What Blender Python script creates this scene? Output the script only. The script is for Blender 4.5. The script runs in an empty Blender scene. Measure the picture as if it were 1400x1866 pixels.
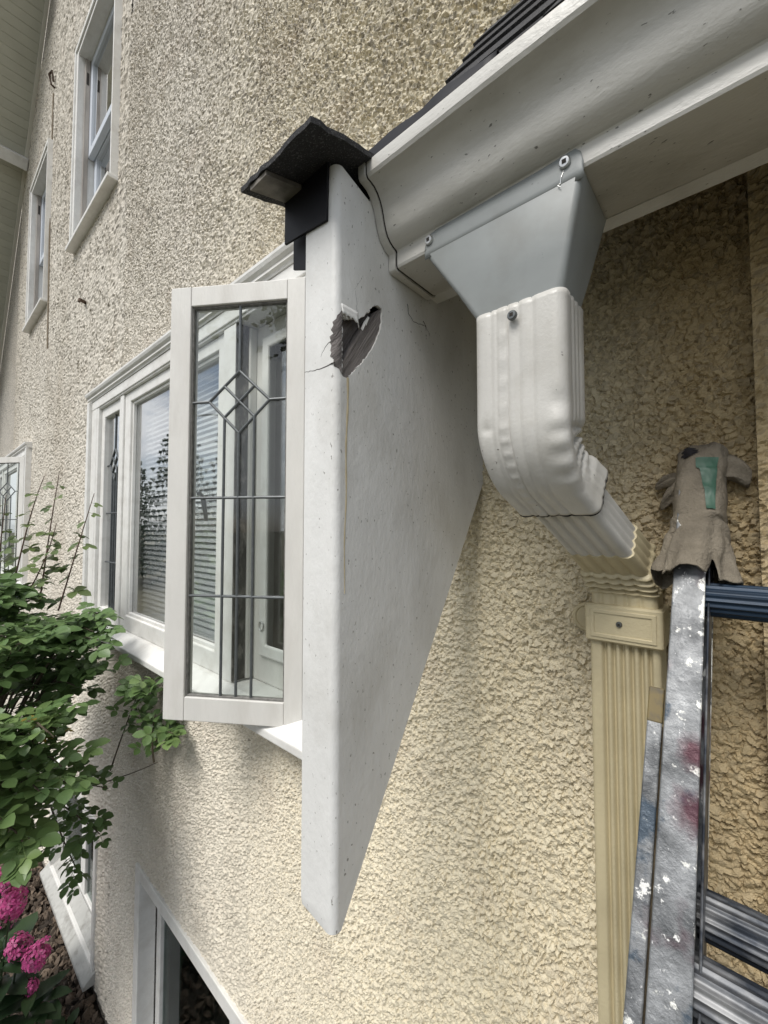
import bpy, bmesh, math, random
from mathutils import Vector, Matrix
random.seed(7)
R = math.radians
sc = bpy.context.scene
COL = sc.collection

# ------------------------------------------------------------------ camera
cam_d = bpy.data.cameras.new('camera')
cam_d.sensor_fit = 'HORIZONTAL'; cam_d.sensor_width = 36.0
cam_d.lens = 36.0 * 750 / 1400
cam_d.clip_start = 0.02; cam_d.clip_end = 800
cam = bpy.data.objects.new('camera', cam_d); COL.objects.link(cam)
cam.location = (0, -0.64, 2.18)
cam.rotation_euler = (R(90 + 2.29), 0, R(41.09))
sc.camera = cam

# ------------------------------------------------------------------ sky, sun, exposure
SUN_EL, SUN_AZ = 54.0, 174.0          # azimuth clockwise from +Y
w = bpy.data.worlds.new('World'); sc.world = w; w.use_nodes = True
nt = w.node_tree; nt.nodes.clear()
out = nt.nodes.new('ShaderNodeOutputWorld'); bg = nt.nodes.new('ShaderNodeBackground')
sky = nt.nodes.new('ShaderNodeTexSky'); sky.sky_type = 'NISHITA'; sky.sun_disc = False
sky.sun_elevation = R(SUN_EL); sky.sun_rotation = R(SUN_AZ); sky.air_density = 1.0; sky.dust_density = 2.0; sky.ozone_density = 1.0
tc = nt.nodes.new('ShaderNodeTexCoord'); mp = nt.nodes.new('ShaderNodeMapping'); mp.inputs['Scale'].default_value = (1, 1, 2.2)
nz = nt.nodes.new('ShaderNodeTexNoise'); nz.inputs['Scale'].default_value = 2.6; nz.inputs['Detail'].default_value = 9; nz.inputs['Roughness'].default_value = 0.58
cr = nt.nodes.new('ShaderNodeValToRGB'); cr.color_ramp.elements[0].position = 0.36; cr.color_ramp.elements[1].position = 0.56
cr2 = nt.nodes.new('ShaderNodeValToRGB')
cr2.color_ramp.elements[0].position = 0.3; cr2.color_ramp.elements[0].color = (5.2, 5.5, 6.0, 1)
cr2.color_ramp.elements[1].position = 0.75; cr2.color_ramp.elements[1].color = (10.5, 10.7, 10.9, 1)
mx = nt.nodes.new('ShaderNodeMix'); mx.data_type = 'RGBA'
L = nt.links.new
L(tc.outputs['Generated'], mp.inputs['Vector']); L(mp.outputs['Vector'], nz.inputs['Vector'])
L(nz.outputs['Fac'], cr.inputs['Fac']); L(nz.outputs['Fac'], cr2.inputs['Fac'])
L(cr.outputs['Color'], mx.inputs['Factor']); L(sky.outputs['Color'], mx.inputs['A']); L(cr2.outputs['Color'], mx.inputs['B'])
L(mx.outputs['Result'], bg.inputs['Color']); L(bg.outputs['Background'], out.inputs['Surface'])
bg.inputs['Strength'].default_value = 0.052

sun_d = bpy.data.lights.new('sun', 'SUN'); sun_d.energy = 1.5; sun_d.angle = R(28); sun_d.color = (1.0, 0.965, 0.91)
sun = bpy.data.objects.new('sun', sun_d); COL.objects.link(sun)
az = R(SUN_AZ); el = R(SUN_EL)
sdir = Vector((math.sin(az) * math.cos(el), math.cos(az) * math.cos(el), math.sin(el)))
sun.rotation_euler = sdir.to_track_quat('Z', 'Y').to_euler()
sun.location = sdir * 30

sc.view_settings.view_transform = 'Standard'; sc.view_settings.look = 'None'
sc.view_settings.gamma = 1.0; sc.view_settings.exposure = 1.22
sc.view_settings.use_curve_mapping = False

# ------------------------------------------------------------------ materials
def mat(name, col, rough=0.6, metal=0.0, spec=0.5, var=0.0, var_scale=6.0, dirt=None, dirt_amt=0.3, dirt_scale=3.0,
        speck=None, speck_scale=120, speck_thr=0.66, bump=0.0, bump_scale=200.0, rand=0.0, stretch=None, coat=0.0, detail=5, rot=None):
    """Principled material with colour variation, patchy dirt, specks, fine relief, and per-object variation."""
    m = bpy.data.materials.new(name); m.use_nodes = True
    t = m.node_tree; n = t.nodes; n.clear(); l = t.links.new
    o = n.new('ShaderNodeOutputMaterial'); b = n.new('ShaderNodeBsdfPrincipled'); l(b.outputs[0], o.inputs[0])
    b.inputs['Roughness'].default_value = rough; b.inputs['Metallic'].default_value = metal
    b.inputs['Specular IOR Level'].default_value = spec
    if coat: b.inputs['Coat Weight'].default_value = coat; b.inputs['Coat Roughness'].default_value = 0.25
    g = n.new('ShaderNodeNewGeometry'); pos = g.outputs['Position']
    if stretch:
        mpn = n.new('ShaderNodeMapping')
        if rot: mpn.vector_type = 'TEXTURE'; mpn.inputs['Rotation'].default_value = rot; mpn.inputs['Scale'].default_value = tuple(1 / q for q in stretch)
        else: mpn.inputs['Scale'].default_value = stretch
        l(pos, mpn.inputs['Vector']); pos = mpn.outputs['Vector']
    c = None
    rgb = n.new('ShaderNodeRGB'); rgb.outputs[0].default_value = (*col, 1); c = rgb.outputs[0]
    def noise(s, d=detail, ro=0.6):
        q = n.new('ShaderNodeTexNoise'); q.inputs['Scale'].default_value = s; q.inputs['Detail'].default_value = d
        q.inputs['Roughness'].default_value = ro; l(pos, q.inputs['Vector']); return q.outputs['Fac']
    def mrange(v, a, bb, c0, c1):
        q = n.new('ShaderNodeMapRange'); q.inputs['From Min'].default_value = a; q.inputs['From Max'].default_value = bb
        q.inputs['To Min'].default_value = c0; q.inputs['To Max'].default_value = c1; l(v, q.inputs['Value']); return q.outputs['Result']
    def mix(f, A, B, blend='MIX'):
        q = n.new('ShaderNodeMix'); q.data_type = 'RGBA'; q.blend_type = blend
        if isinstance(f, float): q.inputs['Factor'].default_value = f
        else: l(f, q.inputs['Factor'])
        for s, v in (('A', A), ('B', B)):
            if isinstance(v, tuple): q.inputs[s].default_value = (*v, 1)
            else: l(v, q.inputs[s])
        return q.outputs['Result']
    def scale_val(c, f):
        q = n.new('ShaderNodeHueSaturation'); l(c, q.inputs['Color']); l(f, q.inputs['Value']); return q.outputs['Color']
    if var: c = scale_val(c, mrange(noise(var_scale), 0.3, 0.7, 1 - var, 1 + var))
    if rand:
        oi = n.new('ShaderNodeObjectInfo'); c = scale_val(c, mrange(oi.outputs['Random'], 0, 1, 1 - rand, 1 + rand))
    if dirt: c = mix(mrange(noise(dirt_scale, 7), 0.48, 0.72, 0.0, dirt_amt), c, dirt)
    if speck: c = mix(mrange(noise(speck_scale, 2, 0.5), speck_thr, speck_thr + 0.04, 0, 0.8), c, speck)
    l(c, b.inputs['Base Color'])
    if bump:
        bp = n.new('ShaderNodeBump'); bp.inputs['Strength'].default_value = 1.0; bp.inputs['Distance'].default_value = bump
        l(noise(bump_scale, 3), bp.inputs['Height']); l(bp.outputs[0], b.inputs['Normal'])
    m['b'] = 1
    return m

def glass_mat(name, tint=(0.975, 0.98, 0.975), ior=1.5, boost=1.0, wav=0.0):
    m = bpy.data.materials.new(name); m.use_nodes = True
    t = m.node_tree; n = t.nodes; n.clear(); l = t.links.new
    o = n.new('ShaderNodeOutputMaterial'); tr = n.new('ShaderNodeBsdfTransparent'); gl = n.new('ShaderNodeBsdfGlossy')
    tr.inputs['Color'].default_value = (*tint, 1); gl.inputs['Roughness'].default_value = 0.0
    lw = n.new('ShaderNodeLayerWeight'); lw.inputs['Blend'].default_value = 0.5
    pw = n.new('ShaderNodeMath'); pw.operation = 'POWER'; pw.inputs[1].default_value = 5.0; l(lw.outputs['Facing'], pw.inputs[0])
    f0 = ((ior - 1) / (ior + 1)) ** 2
    fr = n.new('ShaderNodeMapRange'); fr.inputs['To Min'].default_value = f0; fr.inputs['To Max'].default_value = 1.0; l(pw.outputs[0], fr.inputs['Value'])
    ml = n.new('ShaderNodeMath'); ml.operation = 'MULTIPLY'; ml.use_clamp = True; ml.inputs[1].default_value = boost
    ms = n.new('ShaderNodeMixShader')
    l(fr.outputs[0], ml.inputs[0]); l(ml.outputs[0], ms.inputs[0]); l(tr.outputs[0], ms.inputs[1]); l(gl.outputs[0], ms.inputs[2]); l(ms.outputs[0], o.inputs[0])
    if wav:
        g = n.new('ShaderNodeNewGeometry'); q = n.new('ShaderNodeTexNoise'); q.inputs['Scale'].default_value = 5.0; q.inputs['Detail'].default_value = 1
        bp = n.new('ShaderNodeBump'); bp.inputs['Distance'].default_value = wav; bp.inputs['Strength'].default_value = 1
        l(g.outputs['Position'], q.inputs['Vector']); l(q.outputs['Fac'], bp.inputs['Height']); l(bp.outputs[0], gl.inputs['Normal'])
    return m

M = {}
M['white'] = mat('white_paint', (0.73, 0.725, 0.70), 0.45, var=0.04, var_scale=30, dirt=(0.34, 0.31, 0.26), dirt_amt=0.28, dirt_scale=14, bump=0.0006, bump_scale=260, speck=(0.25, 0.23, 0.2), speck_scale=170, speck_thr=0.735)
M['sash'] = mat('sash_paint', (0.66, 0.65, 0.62), 0.45, var=0.05, var_scale=18, dirt=(0.36, 0.33, 0.28), dirt_amt=0.25, dirt_scale=16, bump=0.0007, bump_scale=150, stretch=(1, 1, 0.25))
M['bracket'] = mat('bracket_paint', (0.73, 0.73, 0.715), 0.48, var=0.07, var_scale=9, dirt=(0.36, 0.34, 0.29), dirt_amt=0.5, dirt_scale=6, detail=8, speck=(0.2, 0.19, 0.17), speck_scale=260, speck_thr=0.69, bump=0.0007, bump_scale=120, stretch=(1, 1, 0.6))
M['gutter'] = mat('gutter_enamel', (0.60, 0.59, 0.555), 0.36, var=0.07, var_scale=7, dirt=(0.2, 0.19, 0.14), dirt_amt=0.6, dirt_scale=9, detail=9, speck=(0.06, 0.055, 0.045), speck_scale=300, speck_thr=0.705, bump=0.0004, bump_scale=300, stretch=(0.45, 1, 1))
M['elbow'] = mat('elbow_enamel', (0.56, 0.55, 0.52), 0.40, var=0.06, var_scale=14, dirt=(0.3, 0.28, 0.23), dirt_amt=0.35, dirt_scale=17, speck=(0.1, 0.09, 0.08), speck_scale=150, speck_thr=0.735, bump=0.0003, bump_scale=300)
M['grey_metal'] = mat('grey_outlet_metal', (0.29, 0.31, 0.31), 0.42, metal=0.0, var=0.07, var_scale=12, dirt=(0.2, 0.2, 0.18), dirt_amt=0.5, dirt_scale=13, bump=0.0004, bump_scale=25, speck=(0.12, 0.12, 0.11), speck_scale=120, speck_thr=0.74)
M['cream'] = mat('cream_pipe_paint', (0.56, 0.49, 0.32), 0.45, var=0.05, var_scale=12, dirt=(0.3, 0.25, 0.15), dirt_amt=0.3, dirt_scale=9, bump=0.0005, bump_scale=300)
M['shingle'] = mat('asphalt_shingle', (0.035, 0.035, 0.038), 0.9, var=0.35, var_scale=300, rand=0.3, speck=(0.12, 0.12, 0.12), speck_scale=500, speck_thr=0.6, bump=0.002, bump_scale=600)
M['black_metal'] = mat('black_flashing', (0.010, 0.010, 0.013), 0.5, spec=0.2, var=0.2, var_scale=20)
M['wood_grey'] = mat('weathered_bare_wood', (0.145, 0.13, 0.125), 0.85, var=0.45, var_scale=40, dirt=(0.05, 0.042, 0.04), dirt_amt=0.7, dirt_scale=60, stretch=(1, .22, 4.0), rot=(R(56), 0, 0), bump=0.004, bump_scale=110)
M['wood_grey2'] = mat('weathered_board_lighter', (0.19, 0.17, 0.16), 0.85, var=0.4, var_scale=40, dirt=(0.07, 0.06, 0.055), dirt_amt=0.6, dirt_scale=60, stretch=(1, .22, 4.0), rot=(R(56), 0, 0), bump=0.004, bump_scale=110)
M['wood_pale'] = mat('pale_strip_wood', (0.2, 0.185, 0.16), 0.8, var=0.3, var_scale=50, dirt=(0.08, 0.07, 0.06), dirt_amt=0.7, dirt_scale=40)
M['sill_grey'] = mat('bush_shaded_sill_paint', (0.40, 0.40, 0.38), 0.6, var=0.1, var_scale=14, dirt=(0.12, 0.11, 0.09), dirt_amt=0.6, dirt_scale=22)  # white paint darkened to carry the rose bush's shade, with dirt blotches
M['crack'] = mat('dark_crack', (0.03, 0.026, 0.022), 0.9)
M['lead'] = mat('lead_came', (0.11, 0.12, 0.125), 0.45, metal=0.4, var=0.2, var_scale=60)
M['putty'] = mat('old_putty', (0.17, 0.165, 0.155), 0.8, var=0.4, var_scale=80)
M['rebate'] = mat('weathered_rebate', (0.05, 0.048, 0.045), 0.9, var=0.4, var_scale=40, dirt=(0.35, 0.33, 0.3), dirt_amt=0.7, dirt_scale=45, stretch=(1, 1, 0.4))
M['glass'] = glass_mat('window_glass', boost=3.5, wav=0.0003)
M['glass_dark'] = glass_mat('basement_glass', tint=(0.5, 0.58, 0.56), boost=0.8)
M['glass_sash'] = glass_mat('leaded_glass', tint=(0.93, 0.95, 0.94), boost=1.3, wav=0.0006)
M['blind'] = mat('blind_slat', (0.86, 0.89, 0.92), 0.5, var=0.02)
M['room'] = mat('room_wall', (0.25, 0.23, 0.2), 0.9, var=0.1)
M['blue_vinyl'] = mat('vinyl_sash', (0.62, 0.67, 0.74), 0.35, var=0.03)
M['old_wood_trim'] = mat('grey_sash_track', (0.36, 0.33, 0.3), 0.7, var=0.25, var_scale=20, stretch=(1, 1, 0.2))
M['soffit'] = mat('soffit_paint', (0.47, 0.47, 0.395), 0.55, var=0.04, rand=0.05, dirt=(0.3, 0.29, 0.23), dirt_amt=0.25, dirt_scale=4)
M['trim'] = mat('eave_trim', (0.62, 0.6, 0.52), 0.5, var=0.04)
M['steel'] = mat('zinc_screw', (0.62, 0.62, 0.6), 0.32, metal=0.9)
M['dark_steel'] = mat('dark_screw', (0.14, 0.15, 0.15), 0.4, metal=0.7)
M['rust'] = mat('rusty_iron', (0.07, 0.045, 0.03), 0.9, var=0.3, var_scale=90)
M['cable'] = mat('tan_cable', (0.22, 0.18, 0.13), 0.7)
M['soil'] = mat('soil', (0.035, 0.027, 0.02), 0.95, var=0.4, var_scale=25, bump=0.02, bump_scale=30)
M['lawn'] = mat('lawn', (0.085, 0.08, 0.05), 0.95, var=0.35, var_scale=2.0)
M['mulch'] = mat('bark_chip', (0.10, 0.075, 0.055), 0.9, rand=0.7)
M['cane'] = mat('rose_cane', (0.07, 0.055, 0.035), 0.8, var=0.3, var_scale=40)
M['shoot'] = mat('young_shoot', (0.10, 0.055, 0.04), 0.7)
M['flower'] = mat('pink_petal', (0.58, 0.07, 0.27), 0.6, rand=0.25, var=0.35, var_scale=70, dirt=(0.72, 0.3, 0.48), dirt_amt=0.8, dirt_scale=60)
M['bark'] = mat('conifer_bark', (0.08, 0.06, 0.045), 0.9)
M['needle'] = mat('conifer_needle', (0.025, 0.05, 0.025), 0.8, var=0.4, var_scale=3)
M['post'] = mat('lamp_post_steel', (0.3, 0.32, 0.33), 0.5, metal=0.5)
M['cloth'] = mat('dirty_canvas', (0.23, 0.2, 0.155), 0.95, var=0.25, var_scale=30, dirt=(0.1, 0.085, 0.06), dirt_amt=0.6, dirt_scale=18, bump=0.002, bump_scale=350)
M['tape'] = mat('green_tape', (0.05, 0.12, 0.085), 0.45, var=0.15, var_scale=60)
M['tar_and_gap_shade'] = mat('black_blot_and_gap_shade', (0.012, 0.011, 0.015), 0.7)
M['yellow_cap'] = mat('worn_yellow_cap', (0.16, 0.12, 0.045), 0.6, dirt=(0.05, 0.05, 0.05), dirt_amt=0.9, dirt_scale=60)

def leaf_mat(name, col, col2, yellow=0.0):
    m = bpy.data.materials.new(name); m.use_nodes = True
    t = m.node_tree; n = t.nodes; l = t.links.new; b = n['Principled BSDF']
    oi = n.new('ShaderNodeObjectInfo'); cr = n.new('ShaderNodeValToRGB')
    cr.color_ramp.elements[0].color = (*col, 1); cr.color_ramp.elements[1].color = (*col2, 1)
    g = n.new('ShaderNodeNewGeometry'); q = n.new('ShaderNodeTexNoise'); q.inputs['Scale'].default_value = 14; q.inputs['Detail'].default_value = 2
    l(g.outputs['Position'], q.inputs['Vector'])
    ad = n.new('ShaderNodeMath'); ad.operation = 'ADD'; l(oi.outputs['Random'], ad.inputs[0]); l(q.outputs['Fac'], ad.inputs[1])
    mu = n.new('ShaderNodeMath'); mu.operation = 'MULTIPLY'; mu.inputs[1].default_value = 0.55; l(ad.outputs[0], mu.inputs[0])
    l(mu.outputs[0], cr.inputs['Fac']); l(cr.outputs['Color'], b.inputs['Base Color'])
    b.inputs['Roughness'].default_value = 0.42; b.inputs['Specular IOR Level'].default_value = 0.5
    tr = n.new('ShaderNodeBsdfTranslucent'); l(cr.outputs['Color'], tr.inputs['Color'])
    ms = n.new('ShaderNodeMixShader'); ms.inputs[0].default_value = 0.22
    o = n['Material Output']; l(b.outputs[0], ms.inputs[1]); l(tr.outputs[0], ms.inputs[2]); l(ms.outputs[0], o.inputs[0])
    return m
M['leaf'] = leaf_mat('rose_leaf', (0.06, 0.125, 0.042), (0.20, 0.29, 0.10))
M['leaf_young'] = leaf_mat('young_leaf', (0.06, 0.10, 0.03), (0.15, 0.2, 0.07))
M['leaf_low'] = leaf_mat('low_leaf', (0.02, 0.05, 0.02), (0.05, 0.09, 0.035))
M['leaf_yellow'] = leaf_mat('yellowing_leaf', (0.3, 0.22, 0.03), (0.4, 0.3, 0.06))

def stucco_mat(name, chip):
    m = bpy.data.materials.new(name); m.use_nodes = True
    t = m.node_tree; n = t.nodes; l = t.links.new; b = n['Principled BSDF']; b.inputs['Roughness'].default_value = 0.72
    b.inputs['Specular IOR Level'].default_value = 0.35
    g = n.new('ShaderNodeNewGeometry')
    def noise(s, d=5, ro=0.6, sc3=None):
        q = n.new('ShaderNodeTexNoise'); q.inputs['Scale'].default_value = s; q.inputs['Detail'].default_value = d; q.inputs['Roughness'].default_value = ro
        if sc3:
            k = n.new('ShaderNodeMapping'); k.inputs['Scale'].default_value = sc3; l(g.outputs['Position'], k.inputs['Vector']); l(k.outputs[0], q.inputs['Vector'])
        else: l(g.outputs['Position'], q.inputs['Vector'])
        return q.outputs['Fac']
    def mr(v, a, bb, c0, c1):
        q = n.new('ShaderNodeMapRange'); q.inputs['From Min'].default_value = a; q.inputs['From Max'].default_value = bb
        q.inputs['To Min'].default_value = c0; q.inputs['To Max'].default_value = c1; l(v, q.inputs['Value']); return q.outputs['Result']
    def mix(f, A, B):
        q = n.new('ShaderNodeMix'); q.data_type = 'RGBA'; l(f, q.inputs['Factor'])
        for s, v in (('A', A), ('B', B)):
            if isinstance(v, tuple): q.inputs[s].default_value = (*v, 1)
            else: l(v, q.inputs[s])
        return q.outputs['Result']
    # newer cream paint near the entry (right), weathered greyer paint farther left and higher up
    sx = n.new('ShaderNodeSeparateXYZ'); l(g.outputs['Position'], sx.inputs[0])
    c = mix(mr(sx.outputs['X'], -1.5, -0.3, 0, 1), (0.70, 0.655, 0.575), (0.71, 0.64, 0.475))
    c = mix(mr(sx.outputs['X'], -0.16, -0.05, 0, 0.85), c, (0.47, 0.36, 0.195))      # darker ochre towards the right end, behind the ladder
    c = mix(mr(noise(1.6, 6, 0.65, (1, 1, 0.35)), 0.48, 0.74, 0, 0.5), c, (0.42, 0.365, 0.285))
    c = mix(mr(noise(5.0, 5), 0.54, 0.74, 0, 0.35), c, (0.46, 0.38, 0.30))
    # grey weathered chips showing through the worn paint higher up
    wear = mr(sx.outputs['Z'], 1.6, 3.4, 0.12, 1.0)
    if chip:
        oi = n.new('ShaderNodeAttribute'); oi.attribute_name = 'chip'
        v = mr(oi.outputs['Fac'], 0, 1, 0.86, 1.1)
        hs = n.new('ShaderNodeHueSaturation'); l(c, hs.inputs['Color']); l(v, hs.inputs['Value']); c = hs.outputs['Color']
        k = n.new('ShaderNodeMath'); k.operation = 'MULTIPLY'; l(mr(oi.outputs['Fac'], 0.66, 0.72, 0, 0.72), k.inputs[0]); l(wear, k.inputs[1])
        c = mix(k.outputs[0], c, (0.17, 0.15, 0.125))
        b2 = n.new('ShaderNodeBump'); b2.inputs['Distance'].default_value = 0.0012; l(noise(380, 3), b2.inputs['Height']); l(b2.outputs[0], b.inputs['Normal'])
    else:
        vo = n.new('ShaderNodeTexVoronoi'); vo.inputs['Scale'].default_value = 140; vo.inputs['Randomness'].default_value = 1
        l(g.outputs['Position'], vo.inputs['Vector'])
        sv = n.new('ShaderNodeSeparateColor'); l(vo.outputs['Color'], sv.inputs[0])
        hs = n.new('ShaderNodeHueSaturation'); l(c, hs.inputs['Color']); l(mr(sv.outputs[0], 0, 1, 0.72, 1.2), hs.inputs['Value']); c = hs.outputs['Color']
        k = n.new('ShaderNodeMath'); k.operation = 'MULTIPLY'; l(mr(sv.outputs[1], 0.66, 0.72, 0, 0.72), k.inputs[0]); l(wear, k.inputs[1])
        c = mix(k.outputs[0], c, (0.17, 0.15, 0.125))
        bp = n.new('ShaderNodeBump'); bp.inputs['Distance'].default_value = 0.012; bp.inputs['Strength'].default_value = 1.0
        inv = n.new('ShaderNodeMath'); inv.operation = 'SUBTRACT'; inv.inputs[0].default_value = 1.0; l(vo.outputs['Distance'], inv.inputs[1])
        l(inv.outputs[0], bp.inputs['Height']); l(bp.outputs[0], b.inputs['Normal'])
    l(c, b.inputs['Base Color'])
    return m
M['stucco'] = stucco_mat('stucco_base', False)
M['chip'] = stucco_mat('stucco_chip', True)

def ladder_mat():
    m = bpy.data.materials.new('paint_spattered_aluminium'); m.use_nodes = True
    t = m.node_tree; n = t.nodes; l = t.links.new; b = n['Principled BSDF']
    g = n.new('ShaderNodeNewGeometry')
    def noise(s, d=6, ro=0.65, sc3=(1, 1, 1), off=(0, 0, 0)):
        k = n.new('ShaderNodeMapping'); k.inputs['Scale'].default_value = sc3; k.inputs['Location'].default_value = off
        l(g.outputs['Position'], k.inputs['Vector'])
        q = n.new('ShaderNodeTexNoise'); q.inputs['Scale'].default_value = s; q.inputs['Detail'].default_value = d; q.inputs['Roughness'].default_value = ro
        l(k.outputs[0], q.inputs['Vector']); return q.outputs['Fac']
    def mr(v, a, bb, c0=0.0, c1=1.0):
        q = n.new('ShaderNodeMapRange'); q.inputs['From Min'].default_value = a; q.inputs['From Max'].default_value = bb
        q.inputs['To Min'].default_value = c0; q.inputs['To Max'].default_value = c1; l(v, q.inputs['Value']); return q.outputs['Result']
    def mix(f, A, B):
        q = n.new('ShaderNodeMix'); q.data_type = 'RGBA'; l(f, q.inputs['Factor'])
        for s, v in (('A', A), ('B', B)):
            if isinstance(v, tuple): q.inputs[s].default_value = (*v, 1)
            else: l(v, q.inputs[s])
        return q.outputs['Result']
    c = mix(mr(noise(25), 0.35, 0.65), (0.08, 0.085, 0.09), (0.30, 0.31, 0.32))
    c = mix(mr(noise(16, off=(3, 1, 2)), 0.56, 0.62, 0, 0.8), c, (0.02, 0.045, 0.075))
    c = mix(mr(noise(14, 4, 0.5, off=(7.2, 2, 5)), 0.60, 0.68, 0, 0.85), c, (0.06, 0.012, 0.024))
    wht = mr(noise(30, 8, 0.7, off=(1, 9, 4)), 0.615, 0.64)
    c = mix(wht, c, (0.75, 0.75, 0.73))
    wh2 = mr(noise(160, 4, 0.6, (1, 1, 0.4), (5, 5, 5)), 0.69, 0.72)
    c = mix(wh2, c, (0.6, 0.6, 0.6))
    sp_ = n.new('ShaderNodeSeparateXYZ'); l(g.outputs['Position'], sp_.inputs[0])
    def add(a_, b_, op='ADD'):
        q = n.new('ShaderNodeMath'); q.operation = op; l(a_, q.inputs[0])
        if isinstance(b_, float): q.inputs[1].default_value = b_
        else: l(b_, q.inputs[1])
        return q.outputs[0]
    edge = add(mr(sp_.outputs['X'], -.037, -.029, 0, .16), noise(55, 6, .7, off=(2, 2, 8)))
    wht3 = mr(edge, .62, .66); c = mix(wht3, c, (0.7, 0.7, 0.66))
    for cz_, rad_ in ((1.987, .020), (1.948, .022)):
        q = n.new('ShaderNodeVectorMath'); q.operation = 'DISTANCE'; k = n.new('ShaderNodeCombineXYZ'); l(sp_.outputs['X'], k.inputs[0]); l(sp_.outputs['Z'], k.inputs[2])
        l(k.outputs[0], q.inputs[0]); q.inputs[1].default_value = (-.037, 0, cz_)
        dd_ = add(q.outputs['Value'], add(noise(90, 5), .016, 'MULTIPLY')); c = mix(mr(dd_, rad_ + .004, rad_ - .008, 0, .9), c, (0.06, 0.009, 0.02))
    l(c, b.inputs['Base Color'])
    me = mr(wht, 0, 1, 0.35, 0.0); l(me, b.inputs['Metallic'])
    l(mr(noise(70), 0.3, 0.7, 0.28, 0.6), b.inputs['Roughness'])
    bp = n.new('ShaderNodeBump'); bp.inputs['Distance'].default_value = 0.0015; l(noise(120, 6), bp.inputs['Height']); l(bp.outputs[0], b.inputs['Normal'])
    return m
M['ladder'] = ladder_mat()
M['rung'] = mat('worn_blue_black_rung', (0.035, 0.042, 0.055), 0.5, metal=0.5, var=0.4, var_scale=30, dirt=(0.4, 0.4, 0.4), dirt_amt=0.75, dirt_scale=26, detail=8, stretch=(0.5, 1, 1))
M['rung_blue'] = mat('blue_rung', (0.014, 0.032, 0.06), 0.5, metal=0.3, var=0.3, var_scale=30, dirt=(0.05, 0.05, 0.055), dirt_amt=0.95, dirt_scale=18, stretch=(0.25, 1, 1))

# ------------------------------------------------------------------ builders
class MB:
    def __init__(s): s.v = []; s.f = []
    def add(s, vs, fs):
        k = len(s.v); s.v += [tuple(p) for p in vs]; s.f += [tuple(i + k for i in f) for f in fs]; return s
    def box(s, x0, x1, y0, y1, z0, z1):
        vs = [(x, y, z) for x in (x0, x1) for y in (y0, y1) for z in (z0, z1)]
        return s.add(vs, [(0, 1, 3, 2), (4, 6, 7, 5), (0, 4, 5, 1), (2, 3, 7, 6), (0, 2, 6, 4), (1, 5, 7, 3)])
    def loft(s, rings, closed=True, cap=True):
        n = len(rings[0]); vs = [p for r in rings for p in r]; fs = []
        for i in range(len(rings) - 1):
            for j in range(n if closed else n - 1):
                a = i * n + j; b = i * n + (j + 1) % n; fs.append((a, b, b + n, a + n))
        if cap and closed:
            fs.append(tuple(range(n - 1, -1, -1))); fs.append(tuple((len(rings) - 1) * n + j for j in range(n)))
        return s.add(vs, fs)
    def prism(s, poly, fn, a, b):
        return s.loft([[fn(p, a) for p in poly], [fn(p, b) for p in poly]])
    def tube(s, path, r, n=8, cap=True):
        path = [Vector(p) for p in path]; rings = []
        up = Vector((0, 0, 1))
        prev = None
        for i, p in enumerate(path):
            t = (path[min(i + 1, len(path) - 1)] - path[max(i - 1, 0)]).normalized()
            u = t.cross(up if abs(t.z) < 0.95 else Vector((1, 0, 0))).normalized()
            if prev is not None and u.dot(prev) < 0: u = -u
            prev = u
            v = t.cross(u); rr = r[i] if isinstance(r, (list, tuple)) else r
            rings.append([p + (u * math.cos(2 * math.pi * k / n) + v * math.sin(2 * math.pi * k / n)) * rr for k in range(n)])
        return s.loft(rings, True, cap)
    def ring(s, fn, outer, inner, d0, d1):
        """flat rectangular frame with a hole, one connected piece; fn(u, v, d) -> point"""
        (u0, u1, v0, v1), (a0, a1, b0, b1) = outer, inner
        o = [(u0, v0), (u1, v0), (u1, v1), (u0, v1)]; i = [(a0, b0), (a1, b0), (a1, b1), (a0, b1)]
        vs = [fn(*p, d0) for p in o] + [fn(*p, d0) for p in i] + [fn(*p, d1) for p in o] + [fn(*p, d1) for p in i]
        fs = []
        for k in range(4):
            n = (k + 1) % 4
            fs += [(k, n, 4 + n, 4 + k), (8 + n, 8 + k, 12 + k, 12 + n), (n, k, 8 + k, 8 + n), (4 + k, 4 + n, 12 + n, 12 + k)]
        return s.add(vs, fs)
    def mesh(s, name, smooth=False, ang=35):
        me = bpy.data.meshes.new(name); me.from_pydata(s.v, [], s.f)
        bm = bmesh.new(); bm.from_mesh(me); bmesh.ops.recalc_face_normals(bm, faces=bm.faces); bm.to_mesh(me); bm.free()
        if smooth:
            for p in me.polygons: p.use_smooth = True
            me.set_sharp_from_angle(angle=R(ang))
        me.update(); return me

def tag(o, label=None, cat=None, group=None, kind=None):
    for k, v in (('label', label), ('category', cat), ('group', group), ('kind', kind)):
        if v: o[k] = v
    return o
def empty(name, loc, label, cat, group=None):
    o = bpy.data.objects.new(name, None); COL.objects.link(o); o.location = loc; o.empty_display_size = 0.05
    return tag(o, label, cat, group)
def put(name, me, m, parent=None, bevel=0.0, seg=2):
    o = bpy.data.objects.new(name, me); COL.objects.link(o)
    if m is not None and not me.materials: me.materials.append(m)
    if parent is not None:
        o.parent = parent
        if parent.type == 'EMPTY': o.matrix_parent_inverse = Matrix.Translation(-parent.location)
    if bevel:
        bv = o.modifiers.new('bevel', 'BEVEL'); bv.width = bevel; bv.segments = seg; bv.limit_method = 'ANGLE'; bv.angle_limit = R(40)
    return o
def part(name, mb, m, parent, bevel=0.0, smooth=False, ang=35, label=None, seg=2):
    o = put(name, mb.mesh(name, smooth, ang), m, parent, bevel, seg)
    if label: o['label'] = label
    return o
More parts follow.
